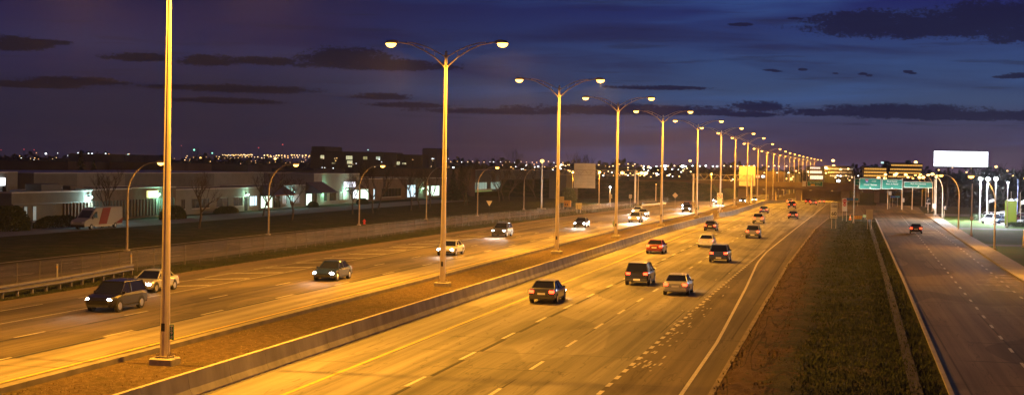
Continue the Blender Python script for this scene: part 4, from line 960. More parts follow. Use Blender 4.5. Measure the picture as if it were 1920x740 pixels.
for a, b in ((880, 892), (894, 913), (920, 938), (944, 965), (985, 1004), (1009, 1036)): win(K_, a, b, .6, 3.3, LIT((.45, .75, .6), .42, 'shopfront'), 4, 'shop_window', False)
MB().box(.3, .5, yX(878, -122) - K_['Y0'], yX(920, -122) - K_['Y0'], 0, .9).build('low_wall', M_SIGNW, K_); MB().box(.501, .52, yX(878, -122) - K_['Y0'], yX(920, -122) - K_['Y0'], .1, .35).build('stripe', LIT((.1, .6, .1), .4, 'green_strip'), K_)
for (px, py, X, c, pw, lab, es) in [(171, 369.5, -103.5, (.62, 1, .92), 900, 'bright cool wall lamp above the parked van', 30), (298.5, 364, -106.5, (.35, 1, .62), 700, 'green wall lamp right of the yellow lit sign', 30), (465, 364.5, -107, (.55, 1, .7), 420, 'pale green wall lamp above the corner door', 20),
                              (549, 361, -108, (.5, 1, .95), 520, 'cool white wall lamp left of the second canopy', 30), (609.5, 356, -109, (.35, 1, .6), 480, 'green wall lamp nearest the second canopy', 20), (651, 355, -109, (.45, 1, .7), 480, 'green wall lamp under the white lit sign', 20),
                              (793.5, 353, -112, (.4, 1, .6), 420, 'small green wall lamp by the lit doorway', 20), (1010, 356, -122, (.6, 1, .8), 900, 'cool wall lamp on the pale green shop front', 15)]:
    walllamp(px, py, X, c, pw, lab, .17, es)
for i, (px, py, sx_, sy_, sz_, lab) in enumerate([(16, 418, 2.2, 3.5, 3.0, 'large dark shrub left of the teal windows'), (110, 418, 1.0, 6.0, 1.5, 'clipped dark hedge left of the parked van'), (325, 404, 1.2, 4.0, 2.0, 'dark shrub row under the green wall lamp'), (425, 400, .9, 5.0, 1.2, 'low hedge under the square windows'), (588, 392, .9, 2.2, 1.2, 'small bush before the second lit entrance'), (680, 388, 1.0, 3.0, 1.3, 'low bush before the lit shop window')]):
    X = -100.5 if px < 330 else -104; Y = yX(px, X); shrub('hedge', (X, Y, 0), sx_, sy_, sz_, 2600, M_HEDGE, 50 + i, lab, 'hedge')
# round pale bush / dome and mailbox near the truss
q = atY(1065, 372, 345); shrub('round_bush', (q.x, 345, 0), 2.0, 2.0, 4.2, 2600, M('pale_bush', (.12, .14, .09), .9, var=.4), 77, 'pale rounded bush lit from the shop behind', 'bush')
q = gnd(672, 415); o = thing('fire_hydrant', (gnd(683, 420).x, gnd(683, 420).y, 0), 'small red fire hydrant beside the third service road lamp', 'hydrant')
MB().tube([(0, 0, 0), (0, 0, .1), (0, 0, .12), (0, 0, .6), (0, 0, .75)], [.2, .2, .14, .14, .05], 10).build('body', M_SIGNR, o); MB().tube([(-.24, 0, .45), (.24, 0, .45)], .07, 8).build('nozzle', M_SIGNR, o)

# buildings behind: warehouses and offices
def block(name, px0, px1, py_top, Y, depth, label, wall, wins=(), group=None, base=None, roofm=M_ROOF):
    a, b = atY(px0, py_top, Y), atY(px1, py_top, Y); z0 = zg(Y)
    o = thing(name, (a.x, Y, z0), label, 'building', group); w_ = b.x - a.x; h = max(a.z, b.z) - z0
    MB().box(0, w_, 0, depth, -.3, h).build('wall', wall, o); MB().box(.3, w_ - .3, .3, depth - .3, h, h + .2).build('roof', roofm, o)
    for (x0, x1, y0, y1, mt, nm) in wins:
        p0, p1 = atY(x0, y0, Y), atY(x1, y1, Y)
        f = MB().box(p0.x - a.x - .1, p1.x - a.x + .1, -.12, -.002, p1.z - z0 - .1, p0.z - z0 + .1).build(nm, M_FRAME, o)
        m_ = MB(); n = max(1, int((x1 - x0) / 3)); l = (p1.x - p0.x) / n
        for k in range(n): m_.box(p0.x - a.x + k * l + .06, p0.x - a.x + (k + 1) * l - .06, -.16, -.125, p1.z - z0, p0.z - z0)
        m_.build('pane', mt, f)
    return o
GB = 'distant buildings on the skyline'
M_WARE = M('warehouse_wall', (.15, .10, .07), .9, var=.3, scale=.15); M_WARE2 = M('warehouse_grey', (.13, .12, .11), .9, var=.3, scale=.15)
block('warehouse', -60, 128, 303.5, 380, 30, 'brown warehouse above the long left building, leftmost', M_WARE, group=GB)
block('warehouse', 129, 234, 290.5, 520, 40, 'tall dim warehouse behind the conifers', M_WARE2, group=GB)
block('warehouse', 205, 316, 306, 400, 30, 'lower brown warehouse left of the nearest lamp post', M_WARE, group=GB)
block('warehouse', 326, 465, 309, 440, 30, 'dim flat-roofed warehouse right of the nearest lamp post', M_WARE2, group=GB)
block('warehouse', 476, 590, 318, 460, 30, 'low dark warehouse under the dense row of town lights', M_WARE2, group=GB)
L_OF = LIT((.95, .9, .5), .75, 'office'); L_OF2 = LIT((.8, .95, .7), .55, 'office_cool')
block('office_building', 582, 719, 286, 620, 30, 'dark office block with a few lit windows', M('office_dark', (.12, .095, .08), .8, var=.2, scale=.1), [(601, 608, 291, 297, L_OF, 'window'), (649, 661, 292, 299, L_OF, 'window'), (651, 661, 301, 307, L_OF, 'window'), (653, 660, 310, 313, L_OF, 'window'), (681, 689, 293.5, 299, LIT((.9, .8, .3), .4, 'dimwarm'), 'window'), (705, 713, 293.5, 299, L_OF2, 'window'), (622, 629, 305, 307, LIT((.9, .8, .3), .4, 'dimwarm'), 'window')], GB)
block('office_building', 584, 609, 275.5, 640, 24, 'dark tower block rising left of the lit office windows', M('office_dark', (.05, .045, .045), .8), (), GB)
block('office_building', 740, 792, 291, 640, 30, 'long dark office wing left of the plain block', M('office_dark', (.05, .045, .045), .8), [(741, 750, 303, 309, L_OF, 'window'), (754, 762, 305, 308, L_OF, 'window')], GB)
block('office_building', 792, 818, 279, 650, 22, 'plain pale windowless block on the skyline', M('plain_block', (.26, .20, .16), .9, var=.1), (), GB)
block('warehouse', 690, 846, 317, 430, 30, 'brown low building behind the second double-arm post', M_WARE, group=GB)
block('warehouse', 1030, 1062, 324, 440, 20, 'small pale roof behind the truss gantry', M_WARE2, group=GB)
# yellow-lit office on the right: bands
ow = []
for (x0, x1, y0, y1) in [(1620.5, 1662, 314.8, 318.6), (1620, 1662, 320.8, 325), (1619.5, 1662, 327, 331.5), (1628, 1640, 309.5, 312.5)]: ow.append((x0, x1, y0, y1, LIT((1, .46, .05), .85, 'band_amber'), 'window_band'))
block('office_building', 1619, 1663, 312.8, 820, 40, 'amber-lit office wing behind the Ottawa sign', M('office_amber', (.10, .07, .05), .8), ow[:3], GB)
ow = []
for k, (x0, x1, y0, y1) in enumerate([(1671, 1729.5, 308, 312), (1669, 1728, 315.5, 319.5), (1667, 1726, 322, 326), (1665, 1712, 329, 333)]): ow.append((x0, x1, y0, y1, LIT((1, .46, .05), .85, 'band_amber'), 'window_band'))
block('office_building', 1665, 1730, 306.5, 830, 40, 'stepped amber-lit office block behind the boulevard signs', M('office_amber', (.10, .07, .05), .8), ow, GB)
block('roof_box', 1655, 1668, 302.5, 845, 12, 'dark rooftop plant box with a small lit logo panel', M('office_dark', (.05, .045, .045), .8), [(1651.5, 1657, 303, 306.5, LIT((.55, .8, .8), 1.4, 'logo'), 'sign')], GB)
block('roof_box', 1699, 1708, 301, 860, 12, 'dark rooftop plant box on the stepped amber office', M('office_dark', (.05, .045, .045), .8), (), GB)
ow = [(1547, 1599, 315, 318.5, LIT((.6, .75, .68), .22, 'glassy'), 'window_band'), (1552, 1597, 321.5, 325, LIT((.6, .75, .68), .15, 'glassy2'), 'window_band'), (1556, 1598, 328, 331.5, LIT((.6, .75, .68), .22, 'glassy'), 'window_band'), (1546, 1551, 312.5, 316.5, LIT((.5, .9, 1), 2, 'cyanbright'), 'window')]
block('office_building', 1544, 1600, 312, 980, 40, 'pale glass office left of the amber offices', M('office_pale', (.07, .07, .065), .8), ow, GB)
ow = [(1519, 1538, 313, 316.5, LIT((.9, .95, 1), .8, 'officewhite'), 'window_band'), (1519, 1541, 320, 325, LIT((.9, .95, 1), .8, 'officewhite'), 'window_band'), (1519, 1543, 329, 336, LIT((.9, .95, 1), .8, 'officewhite'), 'window_band')]
block('office_building', 1517, 1545, 312, 900, 30, 'bright white-windowed block behind the far lamps', M('office_pale', (.07, .07, .065), .8), ow, GB)
block('shop_building', 1416, 1470, 322, 700, 26, 'small shop with red and white lit signs beyond the bridge', M_WARE, [(1417.5, 1424.5, 328.5, 333, LIT((1, .25, .12), 2.4, 'redsign'), 'sign'), (1428, 1434.5, 328.5, 333, LIT((.9, .95, 1), 3, 'whitesign2'), 'sign')], GB)
block('shop_building', 1476, 1500, 326, 760, 22, 'dim shop with one warm window beyond the bridge', M_WARE2, [(1481, 1486, 333, 338, L_Y, 'window')], GB)

# ------------------------------------------------------------------ far bridge and embankments
BY = 560.0; zb_ = zg(BY)
M_BR = M('bridge_concrete', (.17, .12, .08), .9, var=.25, scale=.25, bump=.1); M_BR2 = M('bridge_pier', (.26, .20, .14), .9, var=.2, scale=.4)
br = thing('overpass_bridge', (0, BY, 0), 'long low concrete road bridge crossing over both carriageways', 'bridge')
xa, xb = atY(1180, 350, BY).x, atY(1780, 350, BY).x
MB().box(xa, xb, .4, 16, 2.3, 3.7).build('deck', M_BR, br)
MB().box(xa, xb, 0, .35, 3.1, 4.9).build('parapet', M_BR, br)
MB().box(xa, xb, 15.9, 16.2, 3.72, 4.9).build('parapet', M_BR, br)
for px, w_ in ((1392, 3.4), (1447, 2.6), (1497, 2.0), (1585, 3.0), (1608, 1.6), (1645, 1.6)):
    x = atY(px, 360, BY).x
    for y in (2.5, 8, 13.5): MB().bbox(x - w_ / 2, x + w_ / 2, y - .8, y + .8, zb_ - .2, 2.3, .1).build('pier', M_BR2, br)
lr = MB(); lr.box(atY(1500, 360, BY).x, atY(1583, 360, BY).x, 18, 19, zb_, 2.6); lr.build('back_wall', M_BR2, br)
def emb(name, pts, z1, y0, y1, label_kind):
    m_ = MB(); n = len(pts)
    vs = []
    for (x, z) in pts: vs += [(x, y0, zg(y0) - .5), (x, y0 + max(0.5, (z + 2) * 1.6), z), (x, y1, z)]
    m_.add(vs, [(3 * i + a, 3 * (i + 1) + a, 3 * (i + 1) + a + 1, 3 * i + a + 1) for i in range(n - 1) for a in (0, 1)])
    return tag(m_.build(name, M_GRASS), kind='structure')
emb('embankment', [(-260, 0), (-190, 3.4), (-120, 4.0), (-75, 4.3), (-58, 4.3), (-46, 3.6), (-44, 2.0), (-41, -1.9)], 0, 535, 640, 0)
emb('embankment', [(19, -1.9), (24, 2.5), (30, 4.2), (60, 4.4), (140, 3.0), (300, 0)], 0, 520, 640, 0)
g1 = guide(1513.5, 1543, 339.5, 349.5, BY - 2, 'green overhead sign on the bridge reading Boul. des Sources', [('Boul. des Sources', .29, 0, .6), ('500 m', .27, .16, .15)], yoff=0)
x0, z1 = xs_(1520, 345, BY - 2.2); x1, z0 = xs_(1528, 348.3, BY - 2.2); MB().bbox(x0 - g1.location.x, x1 - g1.location.x, -.10, -.04, z0 - g1.location.z, z1 - g1.location.z, .02).build('exit_tab', M_SIGNY, g1)
x, z = xs_(1507.7, 344.5, BY - 2); panel_sign('height_sign', (x, BY - 2, zg(BY)), 1.2, 1.85, z - zg(BY) - .9, M_SIGNW, (), 'small pale plate left of the green bridge sign', lines=[('-', .8, 0, z - zg(BY) - .2, M_SIGNR)])
bt = MB().tube([(x, 0, 0), (x, 1.8, 0)], .05, 5)
# lamps added under the deck, none visible, to brighten the underpass
for i, px in enumerate((1432, 1468, 1520, 1560)):
    q = atY(px, 357, BY + 6); o = thing('added_underpass_lamp', (q.x, BY + 6, 2.1), 'added warm lamp under the bridge deck, %s bay from the left' % ordn[i].replace('nearest', 'first'), 'lamp', 'added lamps under the bridge')
    MB().bbox(-.5, .5, -.2, .2, 0, .19, .03).build('housing', M_DARKM, o); MB().box(-.42, .42, -.15, .15, -.05, -.001).build('lens', M_SODF, o); spot(o, (0, 0, -.15), 7 * KW, SODIUM, 165, .6)

# billboard
BBY = 450
x0, z1 = xs_(1751.5, 284, BBY); x1, z0 = xs_(1852, 312, BBY); z0 = xs_(1800, 312, BBY)[1]; z1 = xs_(1800, 284, BBY)[1]
o = thing('billboard', ((x0 + x1) / 2, BBY, zg(BBY)), 'blazing white rectangular electronic billboard high on two dark columns', 'billboard'); hw = (x1 - x0) / 2
MB().bbox(-hw - .2, hw + .2, .02, 1.0, z0 - .2 - zg(BBY), z1 + .2 - zg(BBY), .05).build('cabinet', M_DARKM, o)
MB().box(-hw, hw, -.06, .0, z0 - zg(BBY), z1 - zg(BBY)).build('screen', LIT((.86, .90, 1), 4.5, 'screen'), o)
for x in (-hw * .45, hw * .45): MB().tube([(x, .55, -.2), (x, .55, z0 - zg(BBY))], .32, 10).build('column', M_DARKM, o)
bm = MB().box(-hw, hw, -.5, 0, z0 - .5 - zg(BBY), z0 - .3 - zg(BBY)); bm.build('walkway', M_DARKM, o)

# ------------------------------------------------------------------ vehicles
def car(kind, paint, loc, rz, label, group=None, head=False, tail=False, beam=0, cat='car'):
    """front towards +Y in local space"""
    o = thing({'sedan': 'sedan_car', 'suv': 'suv_car'}[kind], loc, label, cat, group, rz)
    suv = kind == 'suv'
    Lh, Wd, Hh = (2.35, .90, 1.46) if not suv else (2.4, .94, 1.74)
    belt = .92 if not suv else 1.08
    # lower body loft: y, half width, z bottom, z shoulder, z top
    if not suv: st = [(-2.36, .70, .42, .66, .86), (-2.25, .84, .30, .74, .98), (-1.8, .90, .25, .80, 1.02), (-.9, .91, .22, .82, .97), (.4, .91, .22, .80, .94), (1.1, .90, .22, .78, .92), (1.8, .88, .25, .70, .84), (2.22, .80, .30, .60, .70), (2.36, .62, .38, .54, .60)]
    else: st = [(-2.40, .78, .45, .80, 1.05), (-2.3, .90, .36, .88, 1.10), (-1.6, .94, .30, .95, 1.12), (.3, .94, .28, .94, 1.10), (1.1, .93, .28, .92, 1.08), (1.8, .91, .30, .86, 1.00), (2.25, .84, .34, .74, .90), (2.42, .68, .42, .64, .74)]
    vs = []; n = 10
    for (y, hw_, zb, zs, zt) in st:
        vs += [(-hw_ * .86, y, zb), (-hw_, y, zb + .14), (-hw_, y, zs), (-hw_ * .93, y, zt - .03), (-hw_ * .72, y, zt), (hw_ * .72, y, zt), (hw_ * .93, y, zt - .03), (hw_, y, zs), (hw_, y, zb + .14), (hw_ * .86, y, zb)]
    m_ = MB().add(vs, [tuple(range(n)), tuple((len(st) - 1) * n + k for k in range(n - 1, -1, -1))] + [(i * n + k, (i + 1) * n + k, (i + 1) * n + (k + 1) % n, i * n + (k + 1) % n) for i in range(len(st) - 1) for k in range(n)])
    m_.build('body', paint, o)
    for sx_ in (-1, 1): MB().box(min(sx_ * (Wd - .03), sx_ * (Wd + .012)), max(sx_ * (Wd - .03), sx_ * (Wd + .012)), -1.0, 1.0, .26, .36).build('sill_trim', M_SIGNK, o)
    # greenhouse
    if not suv: lo = (-1.75, 1.05); hi = (-1.05, .25); wl, wh = .80, .60
    else: lo = (-2.28, 1.15); hi = (-1.95, .35); wl, wh = .84, .68
    zt = Hh - .05
    gl = MB().add([(-wl, lo[0], belt), (wl, lo[0], belt), (wl, lo[1], belt), (-wl, lo[1], belt), (-wh, hi[0], zt), (wh, hi[0], zt), (wh, hi[1], zt), (-wh, hi[1], zt)], [(0, 1, 5, 4), (1, 2, 6, 5), (2, 3, 7, 6), (3, 0, 4, 7), (4, 5, 6, 7)])
    gl.build('windows', M_GLASS, o)
    rf = MB().bbox(-wh - .03, wh + .03, hi[0] - .06, hi[1] + .06, zt - .01, Hh, .04)
    for sx_ in (-1, 1):
        for (y0, y1) in ((lo[0], hi[0]), (lo[1], hi[1])): rf.tube([(sx_ * (wl + .01), y0, belt - .02), (sx_ * (wh + .01), y1, zt)], .045, 5)
        rf.tube([(sx_ * (wl + .015), -.25, belt - .02), (sx_ * (wh + .015), -.28, zt)], .04, 5)
    rf.build('roof', paint, o)
    r = .33 if not suv else .37
    for sx_ in (-1, 1):
        for y in (-1.42, 1.42):
            w_ = MB().tube([(sx_ * (Wd - .20), y, r), (sx_ * (Wd + .015), y, r)], r, 16).build('wheel', M_TIRE, o)
            MB().prism([(y + (r + .07) * math.cos(a_ * math.pi / 10), r + .02 + (r + .07) * math.sin(a_ * math.pi / 10)) for a_ in range(11)], 'x', min(sx_ * (Wd - .1), sx_ * (Wd + .006)), max(sx_ * (Wd - .1), sx_ * (Wd + .006))).build('wheel_arch', M_SIGNK, o)
            MB().tube([(sx_ * (Wd + .0), y, r), (sx_ * (Wd + .03), y, r)], [r * .64, r * .6], 12).build('rim', M_RIM, w_)
        MB().bbox(min(sx_ * .86, sx_ * 1.02), max(sx_ * .86, sx_ * 1.02), .75, .92, belt - .02, belt + .12, .02).build('mirror', paint, o)
        zl = (.62, .70) if not suv else (.78, .84)
        hm = M('headlight_on', (.9, .9, .9), .2, emit=(1, .97, .9), es=90) if head else M('headlight_off', (.55, .55, .55), .15)
        tm = M('taillight_on', (.7, .02, .01), .3, emit=(1, .045, .012), es=10) if tail else M('taillight_off', (.25, .01, .01), .25)
        fy = st[-2][0]; MB().ell((sx_ * .66, fy - .02, zl[0]), (.17, .14, .10), 10, 6).build('headlight', hm, o, True)
        ry = st[0][0] + .04; MB().bbox(min(sx_ * .50, sx_ * .82), max(sx_ * .50, sx_ * .82), ry - .05, ry + .18, zl[1] + .02, zl[1] + .20, .02).build('taillight', tm, o)
        if beam and head: spot(o, (sx_ * .6, fy + .25, zl[0]), beam, (1, .93, .8), 48, 1.0, (R_(86.5), 0, 0), .08, 'headlight_beam')
    MB().bbox(-.82, .82, st[0][0] - .04, st[0][0] + .1, .36, .56, .03).build('bumper', M_DARKM if suv else paint, o); MB().bbox(-.66, .66, st[-1][0] - .12, st[-1][0] + .03, .34, .48, .02).build('bumper', M_DARKM, o)
    MB().box(-.26, .26, st[0][0] - .055, st[0][0] - .042, .42 if suv else .62, .56 if suv else .75).build('licence_plate', M_SIGNW, o)
    return o
def paint(nm, c): return M('paint_' + nm, c, .28, .15, var=.04, coat=.6)
P_ = {'silver': (.38, .38, .39), 'black': (.012, .012, .014), 'dark grey': (.06, .06, .065), 'dark blue': (.015, .03, .09), 'white': (.62, .62, .60), 'dark red': (.16, .012, .012), 'grey': (.18, .18, .18)}
PN = {k: paint(k.replace(' ', '_'), v) for k, v in P_.items()}
GO, GI = 'cars driving away on the near carriageway', 'oncoming cars on the far carriageway'
away = [('sedan', 'dark grey', -19.1, 100, 'beside the yellow line, nearest of its lane'), ('suv', 'black', -15.2, 118, 'in the middle lane left of the silver sedan'), ('sedan', 'silver', -11.4, 110, 'in the right lane beside the dotted line'), ('suv', 'dark blue', -11.5, 150, 'in the right lane, next ahead of the silver sedan'),
        ('sedan', 'dark red', -19.2, 162, 'in the left lane beside the long barrier'), ('sedan', 'white', -15.2, 178, 'in the middle lane level with the fourth lamp post'), ('suv', 'grey', -11.4, 205, 'in the right lane beyond the dark blue one'), ('sedan', 'black', -19.1, 226, 'in the left lane near the barrier end'),
        ('suv', 'silver', -15.2, 262, 'in the middle lane left of the speed sign'), ('sedan', 'dark grey', -11.4, 292, 'in the right lane left of the no entry sign'), ('sedan', 'dark blue', -19.1, 325, 'in the left lane beyond the barrier gap'), ('suv', 'black', -15.2, 372, 'in the middle lane approaching the bridge'),
        ('sedan', 'grey', -11.4, 420, 'in the right lane approaching the bridge'), ('sedan', 'white', -19.1, 455, 'in the left lane approaching the bridge'), ('suv', 'dark red', -15.2, 500, 'in the middle lane just before the bridge'), ('sedan', 'silver', -11.4, 530, 'in the right lane just before the bridge')]
for k, c, X, Y, w_ in away:
    car(k, PN[c], (X + dx(Y), Y, zg(Y) + .01), 0, '%s %s, red tail lamps, %s' % (c, 'sedan' if k == 'sedan' else 'SUV', w_), GO, tail=True, head=True, beam=70 if Y < 300 else 0)
onc = [('sedan', 'silver', -46.2, 97, 'in the outermost lane beside the guardrail'), ('suv', 'black', -42.4, 84, 'in the lane left of the nearest lamp post'), ('sedan', 'dark blue', -38.4, 112, 'between the first two lamp posts in the middle lane'), ('sedan', 'white', -38.3, 148, 'just left of the third lamp post'),
       ('suv', 'dark grey', -42.4, 190, 'in the outer lane left of the fourth lamp post'), ('sedan', 'black', -38.5, 226, 'in the middle lane left of the fifth lamp post'), ('suv', 'silver', -34.6, 252, 'in the inner lane left of the fifth lamp post'), ('sedan', 'grey', -38.4, 283, 'in the middle lane behind the sixth lamp post'),
       ('sedan', 'white', -42.2, 300, 'in the outer lane below the diamond sign'), ('suv', 'black', -34.6, 318, 'in the inner lane beside the U-turn sign'), ('sedan', 'dark red', -38.3, 352, 'in the middle lane beyond the U-turn sign'), ('suv', 'grey', -34.5, 395, 'in the inner lane under the far truss gantry'), ('sedan', 'silver', -38.4, 430, 'in the middle lane under the far truss gantry'),
       ('sedan', 'black', -34.5, 480, 'in the inner lane just this side of the bridge'), ('suv', 'white', -34.5, 535, 'in the inner lane at the bridge piers')]
for k, c, X, Y, w_ in onc:
    car(k, PN[c], (X + dx(Y), Y, zg(Y) + .01), math.pi, '%s oncoming %s, headlamps lit, %s' % (c, 'sedan' if k == 'sedan' else 'SUV', w_), GI, tail=False, head=True, beam=(6000 if Y > 240 else 1300 if Y > 180 else 260) if Y < 500 else 0)
p = gnd(1717, 437)
car('sedan', PN['black'], (p.x, p.y, .01), R_(-2), 'black sedan with orange-red tail lamps alone on the right service road', None, tail=True, head=True, beam=60)
# the parked delivery van on the left lot
q = gnd(152, 433); q2 = gnd(228, 434)
VXp = -93.5
ya, yb = yX(160, VXp), yX(231, VXp); Lv = yb - ya
o = thing('delivery_van', (VXp - 1.0, ya, .01), 'white high-roofed delivery van with a slanting red stripe, parked on the lot', 'van')
k_ = Lv / 6.6; M_VAN = M('van_white', (.27, .29, .28), .6, var=.05)
# side profile (y forward = towards camera-left = -Y local front)
prof = [(0, .55), (0, 1.0), (.25, 1.22), (.95, 1.42), (1.75, 2.45), (2.2, 2.72), (6.5, 2.78), (6.6, 2.6), (6.6, .45), (.2, .42)]
m_ = MB(); n = len(prof); P2 = [(a * k_, b) for a, b in prof]
def vpt(i, s): a, b = P2[i]; return (s * (.98 if 1 < b < 2.3 else .90 if b >= 2.3 else .96), a, b)
m_.add([vpt(i, -1) for i in range(n)] + [vpt(i, 1) for i in range(n)], [tuple(range(n)), tuple(range(2 * n - 1, n - 1, -1))] + [(i, n + i, n + (i + 1) % n, (i + 1) % n) for i in range(n)])
m_.build('body', M_VAN, o)
MB().add([(.99, 2.35 * k_, .62), (.99, 3.75 * k_, .62), (.93, 4.55 * k_, 2.72), (.93, 3.15 * k_, 2.70), (1.0, 2.35 * k_, .62), (1.0, 3.75 * k_, .62), (.95, 4.55 * k_, 2.72), (.95, 3.15 * k_, 2.70)], [(4, 5, 6, 7), (0, 4, 7, 3), (1, 2, 6, 5)]).build('red_stripe', M('van_red', (.16, .012, .006), .7), o)
MB().prism([(5.2 * k_, .62), (6.55 * k_, .62), (6.55 * k_, 1.25)], 'x', .985, 1.0).build('red_corner', M('van_red', (.16, .012, .006), .7), o)
MB().add([(.995, 1.2 * k_, 1.5), (.995, 2.15 * k_, 1.45), (.945, 2.15 * k_, 2.25), (.955, 1.72 * k_, 2.2)], [(0, 1, 2, 3)]).build('side_window', M_GLASS, o)
MB().add([(-.8, .99 * k_, 1.50), (.8, .99 * k_, 1.50), (.76, 1.68 * k_, 2.40), (-.76, 1.68 * k_, 2.40)], [(0, 1, 2, 3)]).build('windscreen', M_GLASS, o)
MB().box(-.8, .8, 6.6 * k_ + .002, 6.6 * k_ + .03, .6, 2.55).build('rear_doors', M('reflective_tail', (.75, .6, .4), .15, .6, var=.5, scale=4), o)
for s in (-1, 1):
    for y in (1.15, 5.3):
        w_ = MB().tube([(s * .74, y * k_, .36), (s * 1.0, y * k_, .36)], .36, 16).build('wheel', M_TIRE, o); MB().tube([(s * .99, y * k_, .36), (s * 1.01, y * k_, .36)], .2, 12).build('rim', M_RIM, w_)
    MB().bbox(min(s * .99, s * 1.18), max(s * .99, s * 1.18), 1.2 * k_, 1.35 * k_, 1.35, 1.7, .02).build('mirror', M_DARKM, o)
    MB().bbox(min(s * .6, s * .9), max(s * .6, s * .9), -.03, .1, .8, 1.05, .02).build('headlight', M('headlight_off', (.55, .55, .55), .15), o)
    MB().bbox(min(s * .82, s * .95), max(s * .82, s * .95), 6.5 * k_, 6.64 * k_, .9, 1.3, .02).build('taillight', M('taillight_off', (.25, .01, .01), .25), o)
MB().bbox(-.95, .95, -.08, .15, .35, .65, .03).build('bumper', M_DARKM, o); MB().box(.975, .995, 1.7 * k_, 4.7 * k_, .30, .50).build('side_skirt', M('skirt', (.4, .4, .38), .6), o)

# ------------------------------------------------------------------ dealership on the right
for i, (px, Y) in enumerate([(1838, 300), (1851.5, 300), (1867, 285)]):
    base = atY(px - 1, 398, Y); t_ = atY(px, 335, Y)
    plain_pole('floodlight_post', (base.x, Y, 0), t_.z, .13, 'pale post with glaring white floodlights, %s of three at the car dealer' % ['left', 'middle', 'right'][i], 'floodlight', 'floodlight posts at the car dealer', .42, (.88, .94, 1), 26, 60, .35, mat=M('white_post', (.7, .7, .7), .5))
p = atY(1890, 341, 270); b_ = gnd(1887, 416); plain_pole('floodlight_post', (p.x, 270, 0), p.z, .1, 'pale post with a smaller white lamp before the green dealer sign', 'floodlight', 'floodlight posts at the car dealer', .2, (.8, .9, 1), 5, 25, .3, mat=M('white_post', (.7, .7, .7), .5))
for (px, w_, b) in ((1907, 'dark blue flag pole at the lot corner', 416), (1912, 'thin pale pole at the lot edge', 405), (1895, 'thin pole with a side bracket behind the green sign', 402)):
    q = gnd(px, b); plain_pole('flag_pole', (q.x, q.y, 0), 8.2 if px == 1907 else 5.2, .09, w_, 'pole', foot=.2, mat=M('pole_blue', (.06, .07, .14), .5) if px == 1907 else M_GALV)
def flag(px, py, Y, w_, h_, label, seed):
    q = atY(px, py, Y); o = thing('flag', (q.x, Y, q.z), label, 'flag', 'pale flags at the car dealer'); m_ = MB(); n = 8
    vs = [(w_ * i / n, .18 * math.sin(i * .9 + seed), (h_ * j) + .25 * w_ * (i / n) * (1.2 - i / n) - .10 * i / n + w_ * .4 * (i / n)) for i in range(n + 1) for j in (0, 1)]
    vs += [(x, y + .02, z) for x, y, z in vs]; k = 2 * (n + 1)
    m_.add(vs, [(2 * i, 2 * i + 2, 2 * i + 3, 2 * i + 1) for i in range(n)] + [(k + 2 * i + 1, k + 2 * i + 3, k + 2 * i + 2, k + 2 * i) for i in range(n)])
    m_.build('cloth', M('flag_cloth', (.6, .62, .66), .8, var=.25, scale=1.5), o); MB().tube([(0, 0, h_ + .1), (0, 0, -q.z)], .04, 6).build('pole', M_GALV, o)
flag(1854, 381, 296, 1.1, .5, 'pale flag blowing right beside the middle floodlight post', 0); flag(1887.5, 381, 288, 1.0, .5, 'pale flag over the left corner of the green sign', 1.3); flag(1895, 381.5, 286, 1.2, .5, 'pale flag over the right half of the green sign', 2.2); flag(1914, 385, 286, 1.3, .7, 'large pale flag at the right picture edge', .6)
p = Vector((0, 278, 0))
x0, z1 = xs_(1884.5, 376, p.y); x1, z0 = xs_(1906, 406, p.y)
o = thing('dealer_sign', ((x0 + x1) / 2, p.y, 0), 'plain olive green upright sign board on the dealer lawn', 'sign'); hw = (x1 - x0) / 2
MB().bbox(-hw, hw, -.12, .12, .35, z1, .03).build('panel', M('olive_sign', (.22, .27, .02), .5, var=.06), o)
for x in (-hw + .15, hw - .15): MB().box(x - .1, x + .1, -.08, .08, 0, .36).build('leg', M_DARKM, o)
shrub('hedge', (atY(1837, 405, 306).x, 306, 0), 1.7, .8, 1.15, 2200, M_HEDGE, 91, 'low dark hedge left of the car dealer lot', 'hedge', 'dark hedges at the car dealer')
shrub('hedge', (atY(1833, 394, 322).x, 322, 0), 1.6, .8, 1.1, 1600, M_HEDGE, 92, 'farther dark hedge beside the side street', 'hedge', 'dark hedges at the car dealer')
q = atY(1905, 410, 276); shrub('hedge', (q.x, 276, 0), 1.8, .8, .8, 1800, M_HEDGE, 93, 'low dark hedge under the olive green sign', 'hedge', 'dark hedges at the car dealer')
cols = ['white', 'silver', 'white', 'dark red', 'white', 'dark blue', 'silver', 'white', 'grey', 'white', 'black', 'white']
i = 0
for row, Y in enumerate((291, 304, 318)):
    for k in range(5):
        px = 1858 + k * 15.5 - row * 3 + (8 if row == 1 else 0)
        x = atY(px, 400, Y).x; c = cols[(i * 5 + row) % 12]
        kd = 'suv' if (i * 7) % 3 == 0 else 'sedan'
        car(kd, PN[c], (x, Y, .015), R_(150 + 6 * row), '%s parked %s in the %s row of the dealer lot, %s from the left' % (c, 'SUV' if kd == 'suv' else 'sedan', ['front', 'middle', 'back'][row], ['first', 'second', 'third', 'fourth', 'fifth'][k]), 'cars parked on the dealer lot'); i += 1
# small dealer fence posts
o = thing('post_fence', (0, 0, 0), 'row of short grey posts at the dealer lot edge', 'fence')
for k in range(12):
    q = atY(1846 + k * 1.6, 402, 288); MB().box(q.x - .05, q.x + .05, 287.9, 288.0, 0, 1.0).build('post', M_GALV, o)
MB().box(atY(1846, 402, 288).x, atY(1864, 402, 288).x, 287.93, 287.97, .85, .95).build('rail', M_GALV, o)

